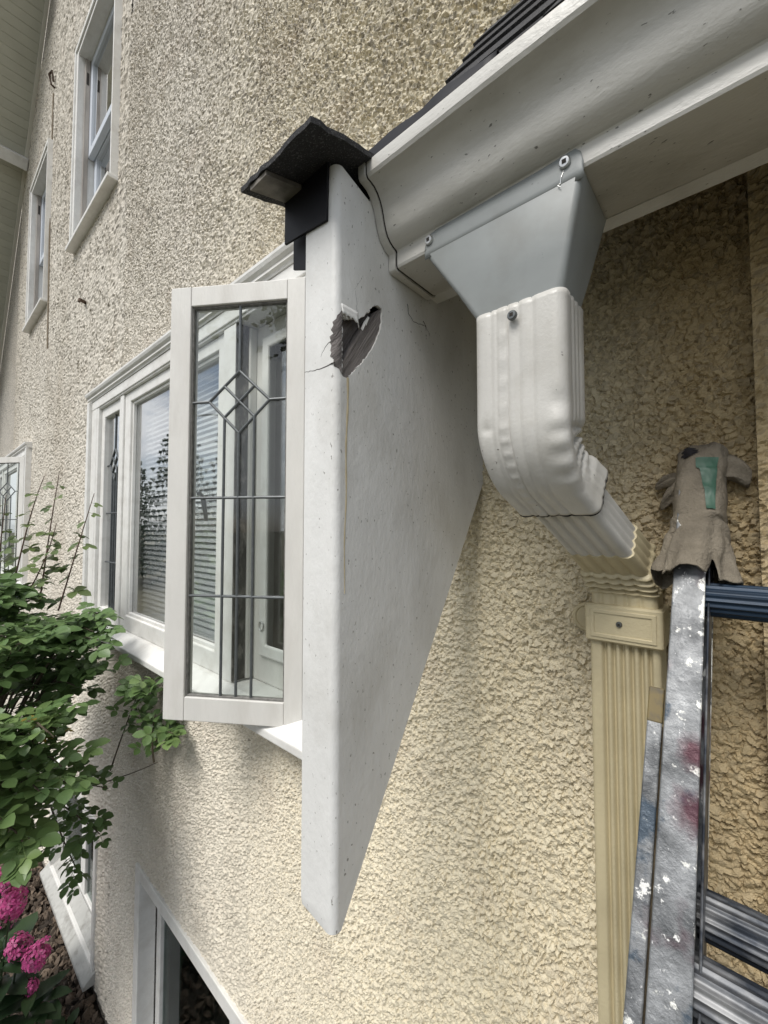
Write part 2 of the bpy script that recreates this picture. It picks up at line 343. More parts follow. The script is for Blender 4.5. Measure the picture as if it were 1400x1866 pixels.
def copy_tree(o, parent=None, shift=None):
    c = o.copy(); COL.objects.link(c)
    if parent is not None: c.parent = parent
    if shift is not None: c.location = o.location + Vector(shift)
    for ch in o.children: copy_tree(ch, c)
    return c
XZ = lambda y: (lambda u, v, d: (u, y + d, v))       # frame in the wall plane

# ------------------------------------------------------------------ ground
g = MB(); g.add([(-300, 0.2, -.06), (0.8, 0.2, -.06), (0.8, -300, -.06), (-300, -300, -.06)], [(0, 1, 2, 3)])
g.add([(0.8, 0.2, -.06), (300, 0.2, -.06), (300, -300, -.06), (0.8, -300, -.06)], [(0, 1, 2, 3)])
tag(put('lawn_ground', g.mesh('lawn_ground'), M['lawn']), kind='structure')
# garden bed with an uneven surface
g = MB(); nx, ny = 90, 26
vs = []
for i in range(nx + 1):
    for j in range(ny + 1):
        x = -7.5 + 8.0 * i / nx; y = 0.0 - 1.6 * j / ny
        h = -0.03 + 0.02 * math.sin(x * 5.1 + y * 3) * math.sin(y * 7 + x * 2.3) + random.uniform(0, 0.02)
        if j in (0, ny) or i in (0, nx): h = -0.05
        vs.append((x, y, h))
g.add(vs, [(i * (ny + 1) + j, i * (ny + 1) + j + 1, (i + 1) * (ny + 1) + j + 1, (i + 1) * (ny + 1) + j) for i in range(nx) for j in range(ny)])
bed = tag(put('garden_bed', g.mesh('garden_bed', True, 80), M['soil']), kind='structure')

def scatter_nodes(name, m, seed, size, flat, smin, smax, sink, attr=None, dens=None, variants=3, full_rot=True):
    """geometry nodes: angular stones spread over the faces of the object's own mesh"""
    ng = bpy.data.node_groups.new(name, 'GeometryNodeTree')
    ng.interface.new_socket('Geometry', in_out='INPUT', socket_type='NodeSocketGeometry')
    ng.interface.new_socket('Geometry', in_out='OUTPUT', socket_type='NodeSocketGeometry')
    n = ng.nodes; l = ng.links.new
    gi = n.new('NodeGroupInput'); go = n.new('NodeGroupOutput')
    dp = n.new('GeometryNodeDistributePointsOnFaces'); dp.inputs['Seed'].default_value = seed
    l(gi.outputs[0], dp.inputs['Mesh'])
    if attr:
        na = n.new('GeometryNodeInputNamedAttribute'); na.data_type = 'FLOAT'; na.inputs['Name'].default_value = attr
        l(na.outputs['Attribute'], dp.inputs['Density'])
    else: dp.inputs['Density'].default_value = dens
    ji = n.new('GeometryNodeGeometryToInstance')
    for k in range(variants):
        ic = n.new('GeometryNodeMeshIcoSphere'); ic.inputs['Radius'].default_value = 1.0; ic.inputs['Subdivisions'].default_value = 2
        nz = n.new('ShaderNodeTexNoise'); nz.noise_dimensions = '4D'; nz.inputs['W'].default_value = 3.7 * k + seed; nz.inputs['Scale'].default_value = 0.9; nz.inputs['Detail'].default_value = 1
        ps = n.new('GeometryNodeInputPosition'); l(ps.outputs[0], nz.inputs['Vector'])
        sb = n.new('ShaderNodeVectorMath'); sb.operation = 'SUBTRACT'; sb.inputs[1].default_value = (0.5, 0.5, 0.5); l(nz.outputs['Color'], sb.inputs[0])
        ml = n.new('ShaderNodeVectorMath'); ml.operation = 'SCALE'; ml.inputs['Scale'].default_value = 2.6; l(sb.outputs[0], ml.inputs[0])
        st = n.new('GeometryNodeSetPosition'); l(ic.outputs['Mesh'], st.inputs['Geometry']); l(ml.outputs[0], st.inputs['Offset'])
        tf = n.new('GeometryNodeTransform'); l(st.outputs[0], tf.inputs['Geometry'])
        tf.inputs['Scale'].default_value = (size, size * (0.62 + 0.12 * k), size * flat * (1 + 0.2 * k))
        sm = n.new('GeometryNodeSetMaterial'); sm.inputs['Material'].default_value = m; l(tf.outputs[0], sm.inputs['Geometry'])
        l(sm.outputs[0], ji.inputs[0])
    io = n.new('GeometryNodeInstanceOnPoints'); l(dp.outputs['Points'], io.inputs['Points']); l(ji.outputs[0], io.inputs['Instance']); io.inputs['Pick Instance'].default_value = True
    rv = n.new('FunctionNodeRandomValue'); rv.data_type = 'FLOAT_VECTOR'
    lo, hi = ((0, 0, 0), (6.283, 6.283, 6.283)) if full_rot else ((-0.5, -0.5, 0), (0.5, 0.5, 6.283))
    rv.inputs['Min'].default_value = lo; rv.inputs['Max'].default_value = hi
    if full_rot: l(rv.outputs['Value'], io.inputs['Rotation'])
    else:
        rr = n.new('FunctionNodeRotateEuler'); rr.space = 'LOCAL'
        l(dp.outputs['Rotation'], rr.inputs['Rotation']); l(rv.outputs['Value'], rr.inputs['Rotate By']); l(rr.outputs[0], io.inputs['Rotation'])
    rs = n.new('FunctionNodeRandomValue'); rs.data_type = 'FLOAT'; rs.inputs[2].default_value = smin; rs.inputs[3].default_value = smax; rs.inputs['Seed'].default_value = 5
    l(rs.outputs[1], io.inputs['Scale'])
    sp = n.new('GeometryNodeSetPosition'); l(io.outputs[0], sp.inputs['Geometry']); sp.inputs['Offset'].default_value = sink
    l(sp.outputs[0], go.inputs[0])
    return ng

g = MB(); g.add([(-4.5, -0.03, -0.012), (-0.5, -0.03, -0.012), (-0.5, -1.0, -0.012), (-4.5, -1.0, -0.012)], [(0, 1, 2, 3)])
mu = tag(put('bark_mulch', g.mesh('bark_mulch'), M['soil']), 'dark bark chips and small stones covering the bed', 'mulch', kind='stuff')
mo = mu.modifiers.new('chips', 'NODES'); mo.node_group = scatter_nodes('mulch_chips', M['mulch'], 4, 0.018, 0.4, 0.4, 1.5, (0, 0, 0.004), dens=2600)

# ------------------------------------------------------------------ house wall
OPEN = [  # x0, x1, z0, z1 openings in the stucco
    (-2.52, -0.735, 1.72, 2.83),          # big window
    (-2.52 - 3.8, -0.735 - 3.8, 1.72, 2.83),
    (-3.145, -2.365, 3.94, 5.23),            # upstairs windows
    (-4.685, -3.985, 3.91, 5.165),
    (-3.32, -2.385, 0.05, 0.765),         # basement windows
    (-1.87, -0.6, -0.05, 0.835)]
house = empty('house_wall', (0, 0, 0), 'cream pebble-dashed stucco house wall behind the bracket and windows', 'wall')
def wall_cells(xs, zs):
    xs = sorted(set([x for x in xs] + [o[i] for o in OPEN for i in (0, 1) if xs[0] < o[i] < xs[-1]]))
    zs = sorted(set([z for z in zs] + [o[i] for o in OPEN for i in (2, 3) if zs[0] < o[i] < zs[-1]]))
    cells = []
    for a, b in zip(xs, xs[1:]):
        for c, d in zip(zs, zs[1:]):
            mx_, mz_ = (a + b) / 2, (c + d) / 2
            if any(o[0] < mx_ < o[1] and o[2] < mz_ < o[3] for o in OPEN): continue
            cells.append((a, b, c, d))
    return cells
wm = MB()
for a, b, c, d in wall_cells([-9, 0.014], [-0.1, 9.0]):
    wm.add([(a, 0, c), (b, 0, c), (b, 0, d), (a, 0, d)], [(0, 1, 2, 3)])
for x0, x1, z0, z1 in OPEN:      # reveals
    D = 0.13
    wm.add([(x0, 0, z0), (x1, 0, z0), (x1, 0, z1), (x0, 0, z1), (x0, D, z0), (x1, D, z0), (x1, D, z1), (x0, D, z1)],
           [(0, 1, 5, 4), (1, 2, 6, 5), (2, 3, 7, 6), (3, 0, 4, 7)])
me = wm.mesh('stucco_face'); bm = bmesh.new(); bm.from_mesh(me); bmesh.ops.remove_doubles(bm, verts=bm.verts, dist=1e-5); bm.to_mesh(me); bm.free()
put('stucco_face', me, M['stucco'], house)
# the stone chips of the dash coat: a relief of tilted angular chips bedded in paint
import numpy as np
def hsh(ix, iz, k):
    h = (ix.astype(np.int64) * 73856093) ^ (iz.astype(np.int64) * 19349663) ^ (k * 83492791)
    h = (h ^ (h >> 13)) * 1274126177 & 0x7fffffff; h = (h ^ (h >> 15)) * 2246822519 & 0x7fffffff
    return (h ^ (h >> 11)) % 100003 / 100003.0
def relief(x, z, cell):
    best = np.full(x.shape, -1.0); rnd = np.zeros(x.shape)
    ix = np.floor(x / cell); iz = np.floor(z / cell)
    for di in (-1, 0, 1):
        for dj in (-1, 0, 1):
            cx, cz = (ix + di), (iz + dj)
            H = [hsh(cx, cz, k) for k in range(1, 9)]
            px = (cx + H[0]) * cell; pz = (cz + H[1]) * cell
            a = H[2] * np.pi; ca, sa = np.cos(a), np.sin(a)
            u = (x - px) * ca + (z - pz) * sa; v = -(x - px) * sa + (z - pz) * ca
            big = 0.40 + 0.48 * H[3] ** 1.4
            u = u / (cell * big * 1.12); v = v / (cell * big * (0.78 + 0.32 * H[4]))
            r = np.maximum(np.maximum(np.abs(u), np.abs(v)), (np.abs(u + v * 0.6) + np.abs(v)) * 0.62)
            h = (0.0018 + 0.0062 * H[5]) + (u * (H[6] - 0.5) + v * (H[7] - 0.5)) * 0.0080 - 0.0010 * r ** 2
            h = np.where(r < 1.0, h, h - (r - 1.0) * 0.040)
            w_ = h > best; best = np.where(w_, h, best); rnd = np.where(w_, H[3] * 0.5 + H[5] * 0.5 if False else hsh(cx, cz, 17), rnd)
    return np.maximum(best, 0.0002 + 0.0004 * hsh(np.round(x * 900), np.round(z * 900), 3)), rnd
def vnoise(x, z, k):
    xi, zi = np.floor(x), np.floor(z); fx, fz = x - xi, z - zi; fx = fx * fx * (3 - 2 * fx); fz = fz * fz * (3 - 2 * fz)
    a, b, c, d = hsh(xi + 9000, zi + 9000, k), hsh(xi + 9001, zi + 9000, k), hsh(xi + 9000, zi + 9001, k), hsh(xi + 9001, zi + 9001, k)
    return (a * (1 - fx) + b * fx) * (1 - fz) + (c * (1 - fx) + d * fx) * fz
def dash_mesh():
    V = []; Fq = []; C_ = []; base = 0
    zones = [((-.345, .014), (1.15, 3.15), .0013, .0013, 0.0), ((-1.05, -.345), (.62, 3.9), .0026, .0022, 0.0),
             ((-2.2, -1.05), (.0, 4.7), .0060, .0042, 0.0), ((-5.4, -2.2), (.0, 6.3), .014, .008, 0.0), ((.014, .10), (1.15, 3.0), .003, .003, -.022)]
    for (x0, x1), (z0, z1), dx, dz, yo in zones:
        nx = int((x1 - x0) / dx) + 1; nz = int((z1 - z0) / dz) + 1
        xs = np.linspace(x0, x1, nx); zs = np.linspace(z0, z1, nz)
        X, Z = np.meshgrid(xs, zs, indexing='ij')
        wx = .0011 * (vnoise(X * 260, Z * 260, 1) - .5) + .0008 * (vnoise(X * 610, Z * 610, 2) - .5)
        wz = .0011 * (vnoise(X * 260, Z * 260, 3) - .5) + .0008 * (vnoise(X * 610, Z * 610, 4) - .5)
        h, rn_ = relief(X + 50 + wx * 1.6, Z + 50 + wz * 1.6, .0058)
        h2, rn2 = relief(X + 20 + wx, Z + 20 + wz, .0037); h2 = h2 * .42
        thin = np.clip((vnoise(X * 9, Z * 9, 7) - .25) * 2.2, .8, 1.0)      # patches where the dash lies thinner
        h = h * thin; rn_ = np.where(h2 > h, rn2, rn_); h = np.maximum(h, h2) + .0007 * (vnoise(X * 900, Z * 900, 9) - .5)
        low = .0012 * np.sin(X * 31 + Z * 9) * np.sin(Z * 27 - X * 11)
        V.append(np.stack([X, yo - 0.0011 - h - np.abs(low), Z], -1).reshape(-1, 3)); C_.append(rn_.reshape(-1))
        i, j = np.meshgrid(np.arange(nx - 1), np.arange(nz - 1), indexing='ij')
        mxx = (xs[i] + xs[i + 1]) / 2; mzz = (zs[j] + zs[j + 1]) / 2; keep = np.ones(i.shape, bool)
        for o in OPEN: keep &= ~((mxx > o[0]) & (mxx < o[1]) & (mzz > o[2]) & (mzz < o[3]))
        a = (i * nz + j)[keep] + base
        Fq.append(np.stack([a, a + nz, a + nz + 1, a + 1], -1)); base += nx * nz
    V = np.concatenate(V).astype(np.float32); Fq = np.concatenate(Fq).astype(np.int32); C_ = np.concatenate(C_).astype(np.float32)
    used = np.zeros(len(V), bool); used[Fq.ravel()] = True; idx = np.cumsum(used) - 1
    V = V[used]; C_ = C_[used]; Fq = idx[Fq].astype(np.int32)
    me = bpy.data.meshes.new('pebble_dash'); me.vertices.add(len(V)); me.vertices.foreach_set('co', V.ravel())
    me.loops.add(Fq.size); me.loops.foreach_set('vertex_index', Fq.ravel()); me.polygons.add(len(Fq))
    me.polygons.foreach_set('loop_start', np.arange(0, Fq.size, 4, dtype=np.int32)); me.polygons.foreach_set('use_smooth', np.zeros(len(Fq), bool))
    me.update(calc_edges=True); at = me.attributes.new('chip', 'FLOAT', 'POINT'); at.data.foreach_set('value', C_)
    return me
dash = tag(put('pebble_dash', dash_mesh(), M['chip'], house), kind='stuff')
p = MB(); p.box(0.014, 0.9, -0.022, 0.02, -0.1, 4.2)
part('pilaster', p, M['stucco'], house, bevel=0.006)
# rooms behind the windows
p = MB(); p.box(-6.6, -0.05, 0.131, 1.9, 1.45, 3.5)
tag(part('living_room', p, M['room'], house), kind='structure')
p = MB(); p.box(-5.2, -2.0, 0.131, 1.6, 3.6, 5.6)
tag(part('upstairs_room', p, M['room'], house), kind='structure')
p = MB(); p.box(-3.6, -0.3, 0.131, 1.6, -0.1, 1.1)
tag(part('basement_room', p, M['room'], house), kind='structure')
for ob in [o for o in house.children if o.name.endswith('room')]:
    bm = bmesh.new(); bm.from_mesh(ob.data)
    bmesh.ops.delete(bm, geom=[f for f in bm.faces if abs(f.calc_center_median().y - 0.131) < 1e-3], context='FACES_ONLY'); bm.to_mesh(ob.data); bm.free()

# ------------------------------------------------------------------ rake soffit, upper left
sof = empty('eave_soffit', (-5.2, 0, 5.7), 'sloping boarded underside of the gable eave, upper left corner', 'soffit')
A = Vector((-4.0, 0, 7.02)); B = Vector((-6.85, 0, 3.84)); ax = (B - A); Ltot = ax.length; ax.normalize()
nrm = Vector((-ax.z, 0, ax.x)); nrm = nrm if nrm.z > 0 else -nrm        # upward normal of the soffit
bw = 0.0735; nb = int(Ltot / bw)
bmesh_board = MB()
prof = [(0, 0.004), (0.0035, 0.0), (bw - 0.0035, 0.0), (bw, 0.004), (bw, 0.016), (0, 0.016)]
bmesh_board.loft([[ax * p_[0] + nrm * p_[1] + Vector((0, y, 0)) for p_ in prof] for y in (-0.035, -0.75)])
bme = bmesh_board.mesh('soffit_board')
for i in range(nb):
    o = put('soffit_board', bme, M['soffit'], None); o.parent = sof; o.matrix_parent_inverse = Matrix.Translation(-sof.location)
    o.location = A + ax * (bw * i)
p = MB(); c4 = [(0, -0.012), (Ltot, -0.012), (Ltot, 0.02), (0, 0.02)]
p.loft([[A + ax * a_ + nrm * b_ + Vector((0, y, 0)) for a_, b_ in c4] for y in (-0.006, -0.034)])
part('wall_trim', p, M['trim'], sof, bevel=0.003)
# lookout beam under the boards
s0 = (Vector((-5.17, 0, 5.735)) - A).dot(ax)
p = MB(); c4 = [(s0 - 0.05, -0.10), (s0 + 0.05, -0.10), (s0 + 0.05, -0.001), (s0 - 0.05, -0.001)]
p.loft([[A + ax * a_ + nrm * b_ + Vector((0, y, 0)) for a_, b_ in c4] for y in (-0.012, -0.75)])
part('lookout_beam', p, M['white'], sof, bevel=0.004)

# ------------------------------------------------------------------ windows
CAMES = [((.172, 2.742), (.172, 2.572)), ((.172, 2.572), (.0925, 2.497)), ((.172, 2.572), (.2515, 2.497)),
         ((.0925, 2.497), (.172, 2.416)), ((.2515, 2.497), (.172, 2.416)), ((.2105, 2.534), (.132, 2.4565)), ((.132, 2.534), (.2105, 2.4565)),
         ((.30, 2.496), (.2515, 2.497)), ((.0925, 2.497), (.044, 2.498)), ((.2105, 2.4565), (.2105, 1.772)), ((.132, 2.4565), (.132, 1.772)),
         ((.172, 2.416), (.171, 1.772)), ((.30, 2.256), (.044, 2.256)), ((.30, 2.014), (.044, 2.014))]
def casement(name, label, hinge, ang, group=None):
    """leaded casement hinged on its right edge; local u runs from the hinge to the free edge"""
    t = empty(name, (hinge[0], hinge[1], 1.713), label, 'window', group)
    a = R(ang); d = Vector((-math.cos(a), -math.sin(a), 0)); n = Vector((math.sin(a), -math.cos(a), 0)); H = Vector((hinge[0], hinge[1], 0))
    P = lambda u, z, dep: H + d * u - n * dep + Vector((0, 0, z))
    def bar(nm, u0, u1, z0, z1, d0, d1, m, bev=0.002, par=t, label=None):
        mb = MB(); mb.add([P(u, z, e) for u in (u0, u1) for e in (d0, d1) for z in (z0, z1)], [(0, 1, 3, 2), (4, 6, 7, 5), (0, 4, 5, 1), (2, 3, 7, 6), (0, 2, 6, 4), (1, 5, 7, 3)])
        return part(nm, mb, m, par, bevel=bev)
    bar('stile', 0.0, 0.0455, 1.713, 2.791, 0, .036, M['sash'])
    bar('stile', 0.300, 0.355, 1.713, 2.791, 0, .036, M['sash'])
    bar('rail', 0.046, 0.2995, 2.741, 2.7905, 0.0007, .0355, M['sash'])
    bar('rail', 0.046, 0.2995, 1.7135, 1.770, 0.0007, .0355, M['sash'])
    mb = MB(); mb.ring(P, (.0462, .2993, 1.7705, 2.7405), (.0505, .2955, 1.7745, 2.7365), 0.007, 0.020)
    part('putty_bead', mb, M['putty'], t, bevel=0.001)
    mb = MB(); mb.add([P(u, z, e) for u in (.0463, .2992) for e in (.0125, .0155) for z in (1.7706, 2.7404)], [(0, 1, 3, 2), (4, 6, 7, 5), (0, 4, 5, 1), (2, 3, 7, 6), (0, 2, 6, 4), (1, 5, 7, 3)])
    gl = part('leaded_pane', mb, M['glass_sash'], t)
    for (u0, z0), (u1, z1) in CAMES:
        mb = MB(); mb.tube([P(u0, z0, .011), P(u1, z1, .011)], 0.0036, 8); part('lead_came', mb, M['lead'], gl, smooth=True)
    mb = MB(); mb.tube([P(.292, 2.27, .036), P(.292, 2.26, .055), P(.286, 2.20, .062)], [.006, .007, .005], 8)
    part('latch_handle', mb, M['dark_steel'], t, smooth=True)
    return t
casement('casement_window', 'open leaded glass casement swung out beside the white bracket', (-0.785, -0.03), 33)

def big_window(dx):
    lab = 'white framed picture window with blinds behind the open casement' if dx == 0 else 'far white window at the left edge behind rose shoots'
    t = empty('picture_window', (-1.63 + dx, 0, 1.69), lab, 'window')
    W = M['white']
    def bx(nm, x0, x1, y0, y1, z0, z1, m=W, bev=0.003, par=None):
        mb = MB(); mb.box(x0 + dx, x1 + dx, y0, y1, z0, z1); return part(nm, mb, m, par or t, bevel=bev)
    # casing boards with backband
    bx('side_casing', -2.585, -2.503, -.030, .0, 1.735, 2.80); bx('side_casing', -.755, -.66, -.030, 0, 1.735, 2.80)
    bx('backband', -2.622, -2.5855, -.045, .004, 1.735, 2.845); bx('backband', -.6595, -.62, -.045, .004, 1.735, 2.845)
    bx('head_casing', -2.585, -.66, -.031, 0, 2.8005, 2.845)
    prof = [(0.004, 2.8455), (-.034, 2.8455), (-.036, 2.852), (-.043, 2.856), (-.041, 2.866), (-.050, 2.873), (-.054, 2.882), (-.054, 2.890), (0.004, 2.897)]
    mb = MB(); mb.prism(prof, lambda p_, x: (x, p_[0], p_[1]), -2.63 + dx, -.61 + dx); part('crown_moulding', mb, W, t)
    # jambs and posts
    bx('jamb', -2.5025, -2.475, -.028, .12, 1.735, 2.80); bx('jamb', -.782, -.7555, -.028, .12, 1.735, 2.80)
    bx('head_jamb', -2.4745, -.7825, -.026, .12, 2.793, 2.8245)
    bx('mullion', -2.162, -2.118, -.022, .115, 1.735, 2.792); bx('mullion', -1.195, -1.122, -.024, .115, 1.735, 2.792)
    # sill: sloping ledge that laps over the stucco
    sp = [(-.078, 1.684), (-.078, 1.704), (-.03, 1.7345), (.12, 1.7345), (.12, 1.684)]
    mb = MB(); mb.prism(sp, lambda p_, x: (x, p_[0], p_[1]), -2.66 + dx, -.60 + dx); part('sill', mb, W, t, bevel=0.003)
    # fixed centre light
    mb = MB(); mb.ring(XZ(0), (-2.1175 + dx, -1.1955 + dx, 1.7352, 2.7925), (-2.05 + dx, -1.245 + dx, 1.80, 2.748), -.014, .03)
    fs = part('fixed_sash', mb, W, t, bevel=0.004)
    bx('pane', -2.055, -1.24, .010, .014, 1.795, 2.752, M['glass'], 0, fs)
    mb = MB(); mb.ring(XZ(0), (-2.0495 + dx, -1.2455 + dx, 1.8005, 2.7475), (-2.038 + dx, -1.257 + dx, 1.812, 2.736), -.004, .0095); part('glazing_bead', mb, W, fs, bevel=0.002)
    # closed leaded casement on the left
    mb = MB(); mb.ring(XZ(0), (-2.474 + dx, -2.1625 + dx, 1.7352, 2.7925), (-2.428 + dx, -2.205 + dx, 1.79, 2.742), -.012, .026)
    cs = part('closed_casement', mb, W, t, bevel=0.003)
    bx('leaded_pane', -2.43, -2.203, .008, .011, 1.785, 2.745, M['glass'], 0, cs)
    for (u0, z0), (u1, z1) in CAMES:
        f = lambda u: -2.205 - (u - .044) * .223 / .256 + dx
        mb = MB(); mb.tube([(f(u0), .006, z0), (f(u1), .006, z1)], 0.0036, 6); part('lead_came', mb, M['lead'], cs, smooth=True)
    # rebate and inner storm window behind the open casement
    bx('dark_rebate', -1.1215, -1.116, -.0235, .016, 1.74, 2.79, M['rebate'], 0)
    bx('stop_bead', -1.1215, -1.108, .0165, .04, 1.74, 2.79, M['sash'])
    mb = MB(); mb.ring(XZ(0), (-1.1215 + dx, -.7825 + dx, 1.7352, 2.7925), (-1.058 + dx, -.84 + dx, 1.825, 2.735), .0405, .075)
    st = part('storm_sash', mb, M['sash'], t, bevel=0.003)
    mb = MB(); mb.ring(XZ(0), (-1.068 + dx, -.83 + dx, 1.813, 2.747), (-1.035 + dx, -.863 + dx, 1.848, 2.712), .030, .0402); part('moulding', mb, W, st, bevel=0.005)
    bx('pane', -1.06, -.838, .056, .059, 1.823, 2.737, M['glass'], 0, st)
    mb = MB(); cpt = (-1.05 + dx, .028, 1.90)
    mb.tube([(cpt[0] + .011 * math.cos(k * .524), .027, cpt[2] + .013 * math.sin(k * .524)) for k in range(13)], .0018, 6); part('pull_ring', mb, M['steel'], st, smooth=True)
    return t
big_window(0); far = big_window(-3.8)
casement('casement_window', 'far open leaded casement at the left edge above the roses', (-0.785 - 3.8, -0.03), 33)
# venetian blind behind the fixed light
bl = empty('venetian_blind', (-1.63, .06, 1.80), 'pale blue-white horizontal blind behind the big window pane', 'blind')
sm_ = MB(); sm_.loft([[(x, .058 + .020 * (k / 4 - .5), .006 * math.sin(math.pi * k / 4) + .016 * (k / 4 - .5) + e) for k in range(5)] + [(x, .058 + .020 * (k / 4 - .5), .006 * math.sin(math.pi * k / 4) + .016 * (k / 4 - .5) + e - .0012) for k in range(4, -1, -1)] for x in (-2.045, -1.25) for e in (0,)])
slat = sm_.mesh('slat', True, 50)
for i in range(44):
    o = put('slat', slat, M['blind'], None); o.parent = bl; o.matrix_parent_inverse = Matrix.Translation(-bl.location); o.location = (0, 0, 1.822 + .0212 * i)
p = MB(); p.box(-2.045, -1.25, .046, .070, 1.793, 1.811); part('bottom_rail', p, M['blind'], bl, bevel=.003)
for x in (-1.95, -1.345):
    p = MB(); p.tube([(x, .0455, 1.81), (x, .0455, 2.745)], .0009, 5); part('ladder_cord', p, M['blind'], bl)

def upper_window(x0, x1, z0, z1, label):
    t = empty('sash_window', ((x0 + x1) / 2, 0, z0), label, 'window', 'upstairs sash windows')
    W = M['white']; cw = .042
    def bx(nm, a, b, y0, y1, c, d, m=W, bev=.003, par=None):
        mb = MB(); mb.box(a, b, y0, y1, c, d); return part(nm, mb, m, par or t, bevel=bev)
    ix0, ix1, iz0, iz1 = x0 + cw, x1 - cw, z0 + .027, z1 - cw
    bx('side_casing', x0, ix0, -.032, .004, z0 + .0262, z1); bx('side_casing', ix1, x1, -.032, .004, z0 + .0262, z1)
    bx('head_casing', ix0 + .0005, ix1 - .0005, -.031, .004, iz1, z1 - .001)
    mb = MB(); mb.ring(XZ(0), (x0 - .012, x1 + .002, z0 + .026, z1 + .012), (x0 + .014, x1 - .012, z0 + .0255, z1 - .014), -.040, .003); part('backband', mb, W, t, bevel=.003)
    bx('sill', x0 - .025, x1 + .012, -.056, .10, z0 + .004, z0 + .0255)
    bx('head_jamb', ix0 - .0195, ix1 + .0195, -.0005, .121, iz1 + .0003, iz1 + .02)
    bx('jamb', ix0 - .02, ix0 - .0003, -.001, .12, iz0, iz1, M['white']); bx('jamb', ix1 + .0003, ix1 + .02, -.001, .12, iz0, iz1)
    bx('sash_track', ix0 + .0002, ix0 + .012, .006, .034, iz0, iz1, M['old_wood_trim']); bx('sash_track', ix1 - .012, ix1 - .0002, .006, .034, iz0, iz1, M['old_wood_trim'])
    bx('pulley', ix0 + .0122, ix0 + .0135, .014, .026, iz1 - .17, iz1 - .09, M['crack'], 0)
    zm = (iz0 + iz1) / 2
    for nm, a, b, y in (('upper_sash', zm - .02, iz1, .035), ('lower_sash', iz0, zm + .02, .069)):
        mb = MB(); mb.ring(XZ(0), (ix0 + .002, ix1 - .002, a, b), (ix0 + .05, ix1 - .05, a + .045, b - .045), y, y + .032)
        s = part(nm, mb, M['blue_vinyl'], t, bevel=.003)
        bx('pane', ix0 + .045, ix1 - .045, y + .014, y + .017, a + .04, b - .04, M['glass'], 0, s)
    return t
upper_window(-3.165, -2.345, 3.93, 5.25, 'larger upstairs sash window in white casing, right of the wall wire')
upper_window(-4.705, -3.965, 3.90, 5.185, 'smaller farther upstairs sash window, nearest the boarded eave')

def low_window(x0, x1, z0, z1, label, posts, trim, sill):
    t = empty('basement_window', ((x0 + x1) / 2, 0, z0), label, 'window', 'basement windows')
    def bx(nm, a, b, y0, y1, c, d, m=M['white'], bev=.003, par=None):
        mb = MB(); mb.box(a, b, y0, y1, c, d); return part(nm, mb, m, par or t, bevel=bev)
    mb = MB(); mb.ring(XZ(0), (x0, x1, z0, z1), (x0 + trim, x1 - trim, z0 + trim, z1 - trim), -.016, .05); part('outer_frame', mb, M['white'], t, bevel=.003)
    if sill:
        mb = MB(); mb.prism([(-.055, z0 - .028), (-.055, z0 - .008), (.05, z0 + .075), (.05, z0 - .028)], lambda p_, x: (x, p_[0], p_[1]), x0 - .02, x1 + .015); part('sill', mb, M['sill_grey'], t, bevel=.003)
    xs = [x0 + trim] + posts + [x1 - trim]
    for a, b in zip(xs, xs[1:]):
        mb = MB(); mb.ring(XZ(0), (a + .002, b - .002, z0 + trim + .002, z1 - trim - .002), (a + .04, b - .04, z0 + trim + .05, z1 - trim - .035), .052, .085); s = part('sash', mb, M['white'], t, bevel=.003)
        bx('pane', a + .035, b - .035, .066, .069, z0 + trim + .045, z1 - trim - .03, M['glass_dark'], 0, s)
    return t
low_window(-3.325, -2.38, .055, .77, 'white basement window with deep sill above the flower bed', [-2.86], .035, True)
low_window(-1.858, -.59, -.06, .850, 'dark basement window cut off by the bottom of the picture', [-1.2], .045, False)

# ------------------------------------------------------------------ entry canopy roof
TH = R(58); rd = Vector((0, math.cos(TH), math.sin(TH))); rn = Vector((0, -math.sin(TH), math.cos(TH)))
E0 = Vector((0, -.262, 2.628))
roof = empty('canopy_roof', (0.6, -.15, 2.6), 'steep dark shingled roof edge above the white gutter', 'roof')
def slab(x0, x1, s0, s1, n0, n1, jag=0.0):
    mb = MB(); mb.add([Vector((x, 0, 0)) + E0 + rd * s + rn * n_ for x in (x0, x1) for s in (s0, s1) for n_ in (n0, n1)],
                      [(0, 1, 3, 2), (4, 6, 7, 5), (0, 4, 5, 1), (2, 3, 7, 6), (0, 2, 6, 4), (1, 5, 7, 3)]); return mb
part('roof_deck', slab(-.30, 2.2, .01, .49, -.030, -.012), M['wood_pale'], roof)
rows = 6
for r in range(rows):
    s0 = -.004 + r * .083; x = -.318 + random.uniform(-.006, .01) + (0.02 if r == 0 else 0)
    k = 0
    while x < .75:
        wdt = random.uniform(.10, .22)
        mb = MB(); N = 7; st = s0 + random.uniform(-.004, .002)
        top = [(x + (wdt - .002) * i / N, st + random.uniform(-.0012, .0012)) for i in range(N + 1)]
        lo = .0 + .0045 * (k % 2) * (random.random() < .6)
        mb.loft([[Vector((a, 0, 0)) + E0 + rd * s + rn * .0 for a, s in top] , [Vector((a, 0, 0)) + E0 + rd * s + rn * (.0105 + lo) for a, s in top], [Vector((a, 0, 0)) + E0 + rd * (s0 + .15) + rn * .0035 for a, s in top], [Vector((a, 0, 0)) + E0 + rd * (s0 + .15) + rn * -.002 for a, s in top]], closed=False)
        mb.add([], [])
        part('shingle', mb, M['shingle'], roof)
        x += wdt; k += 1
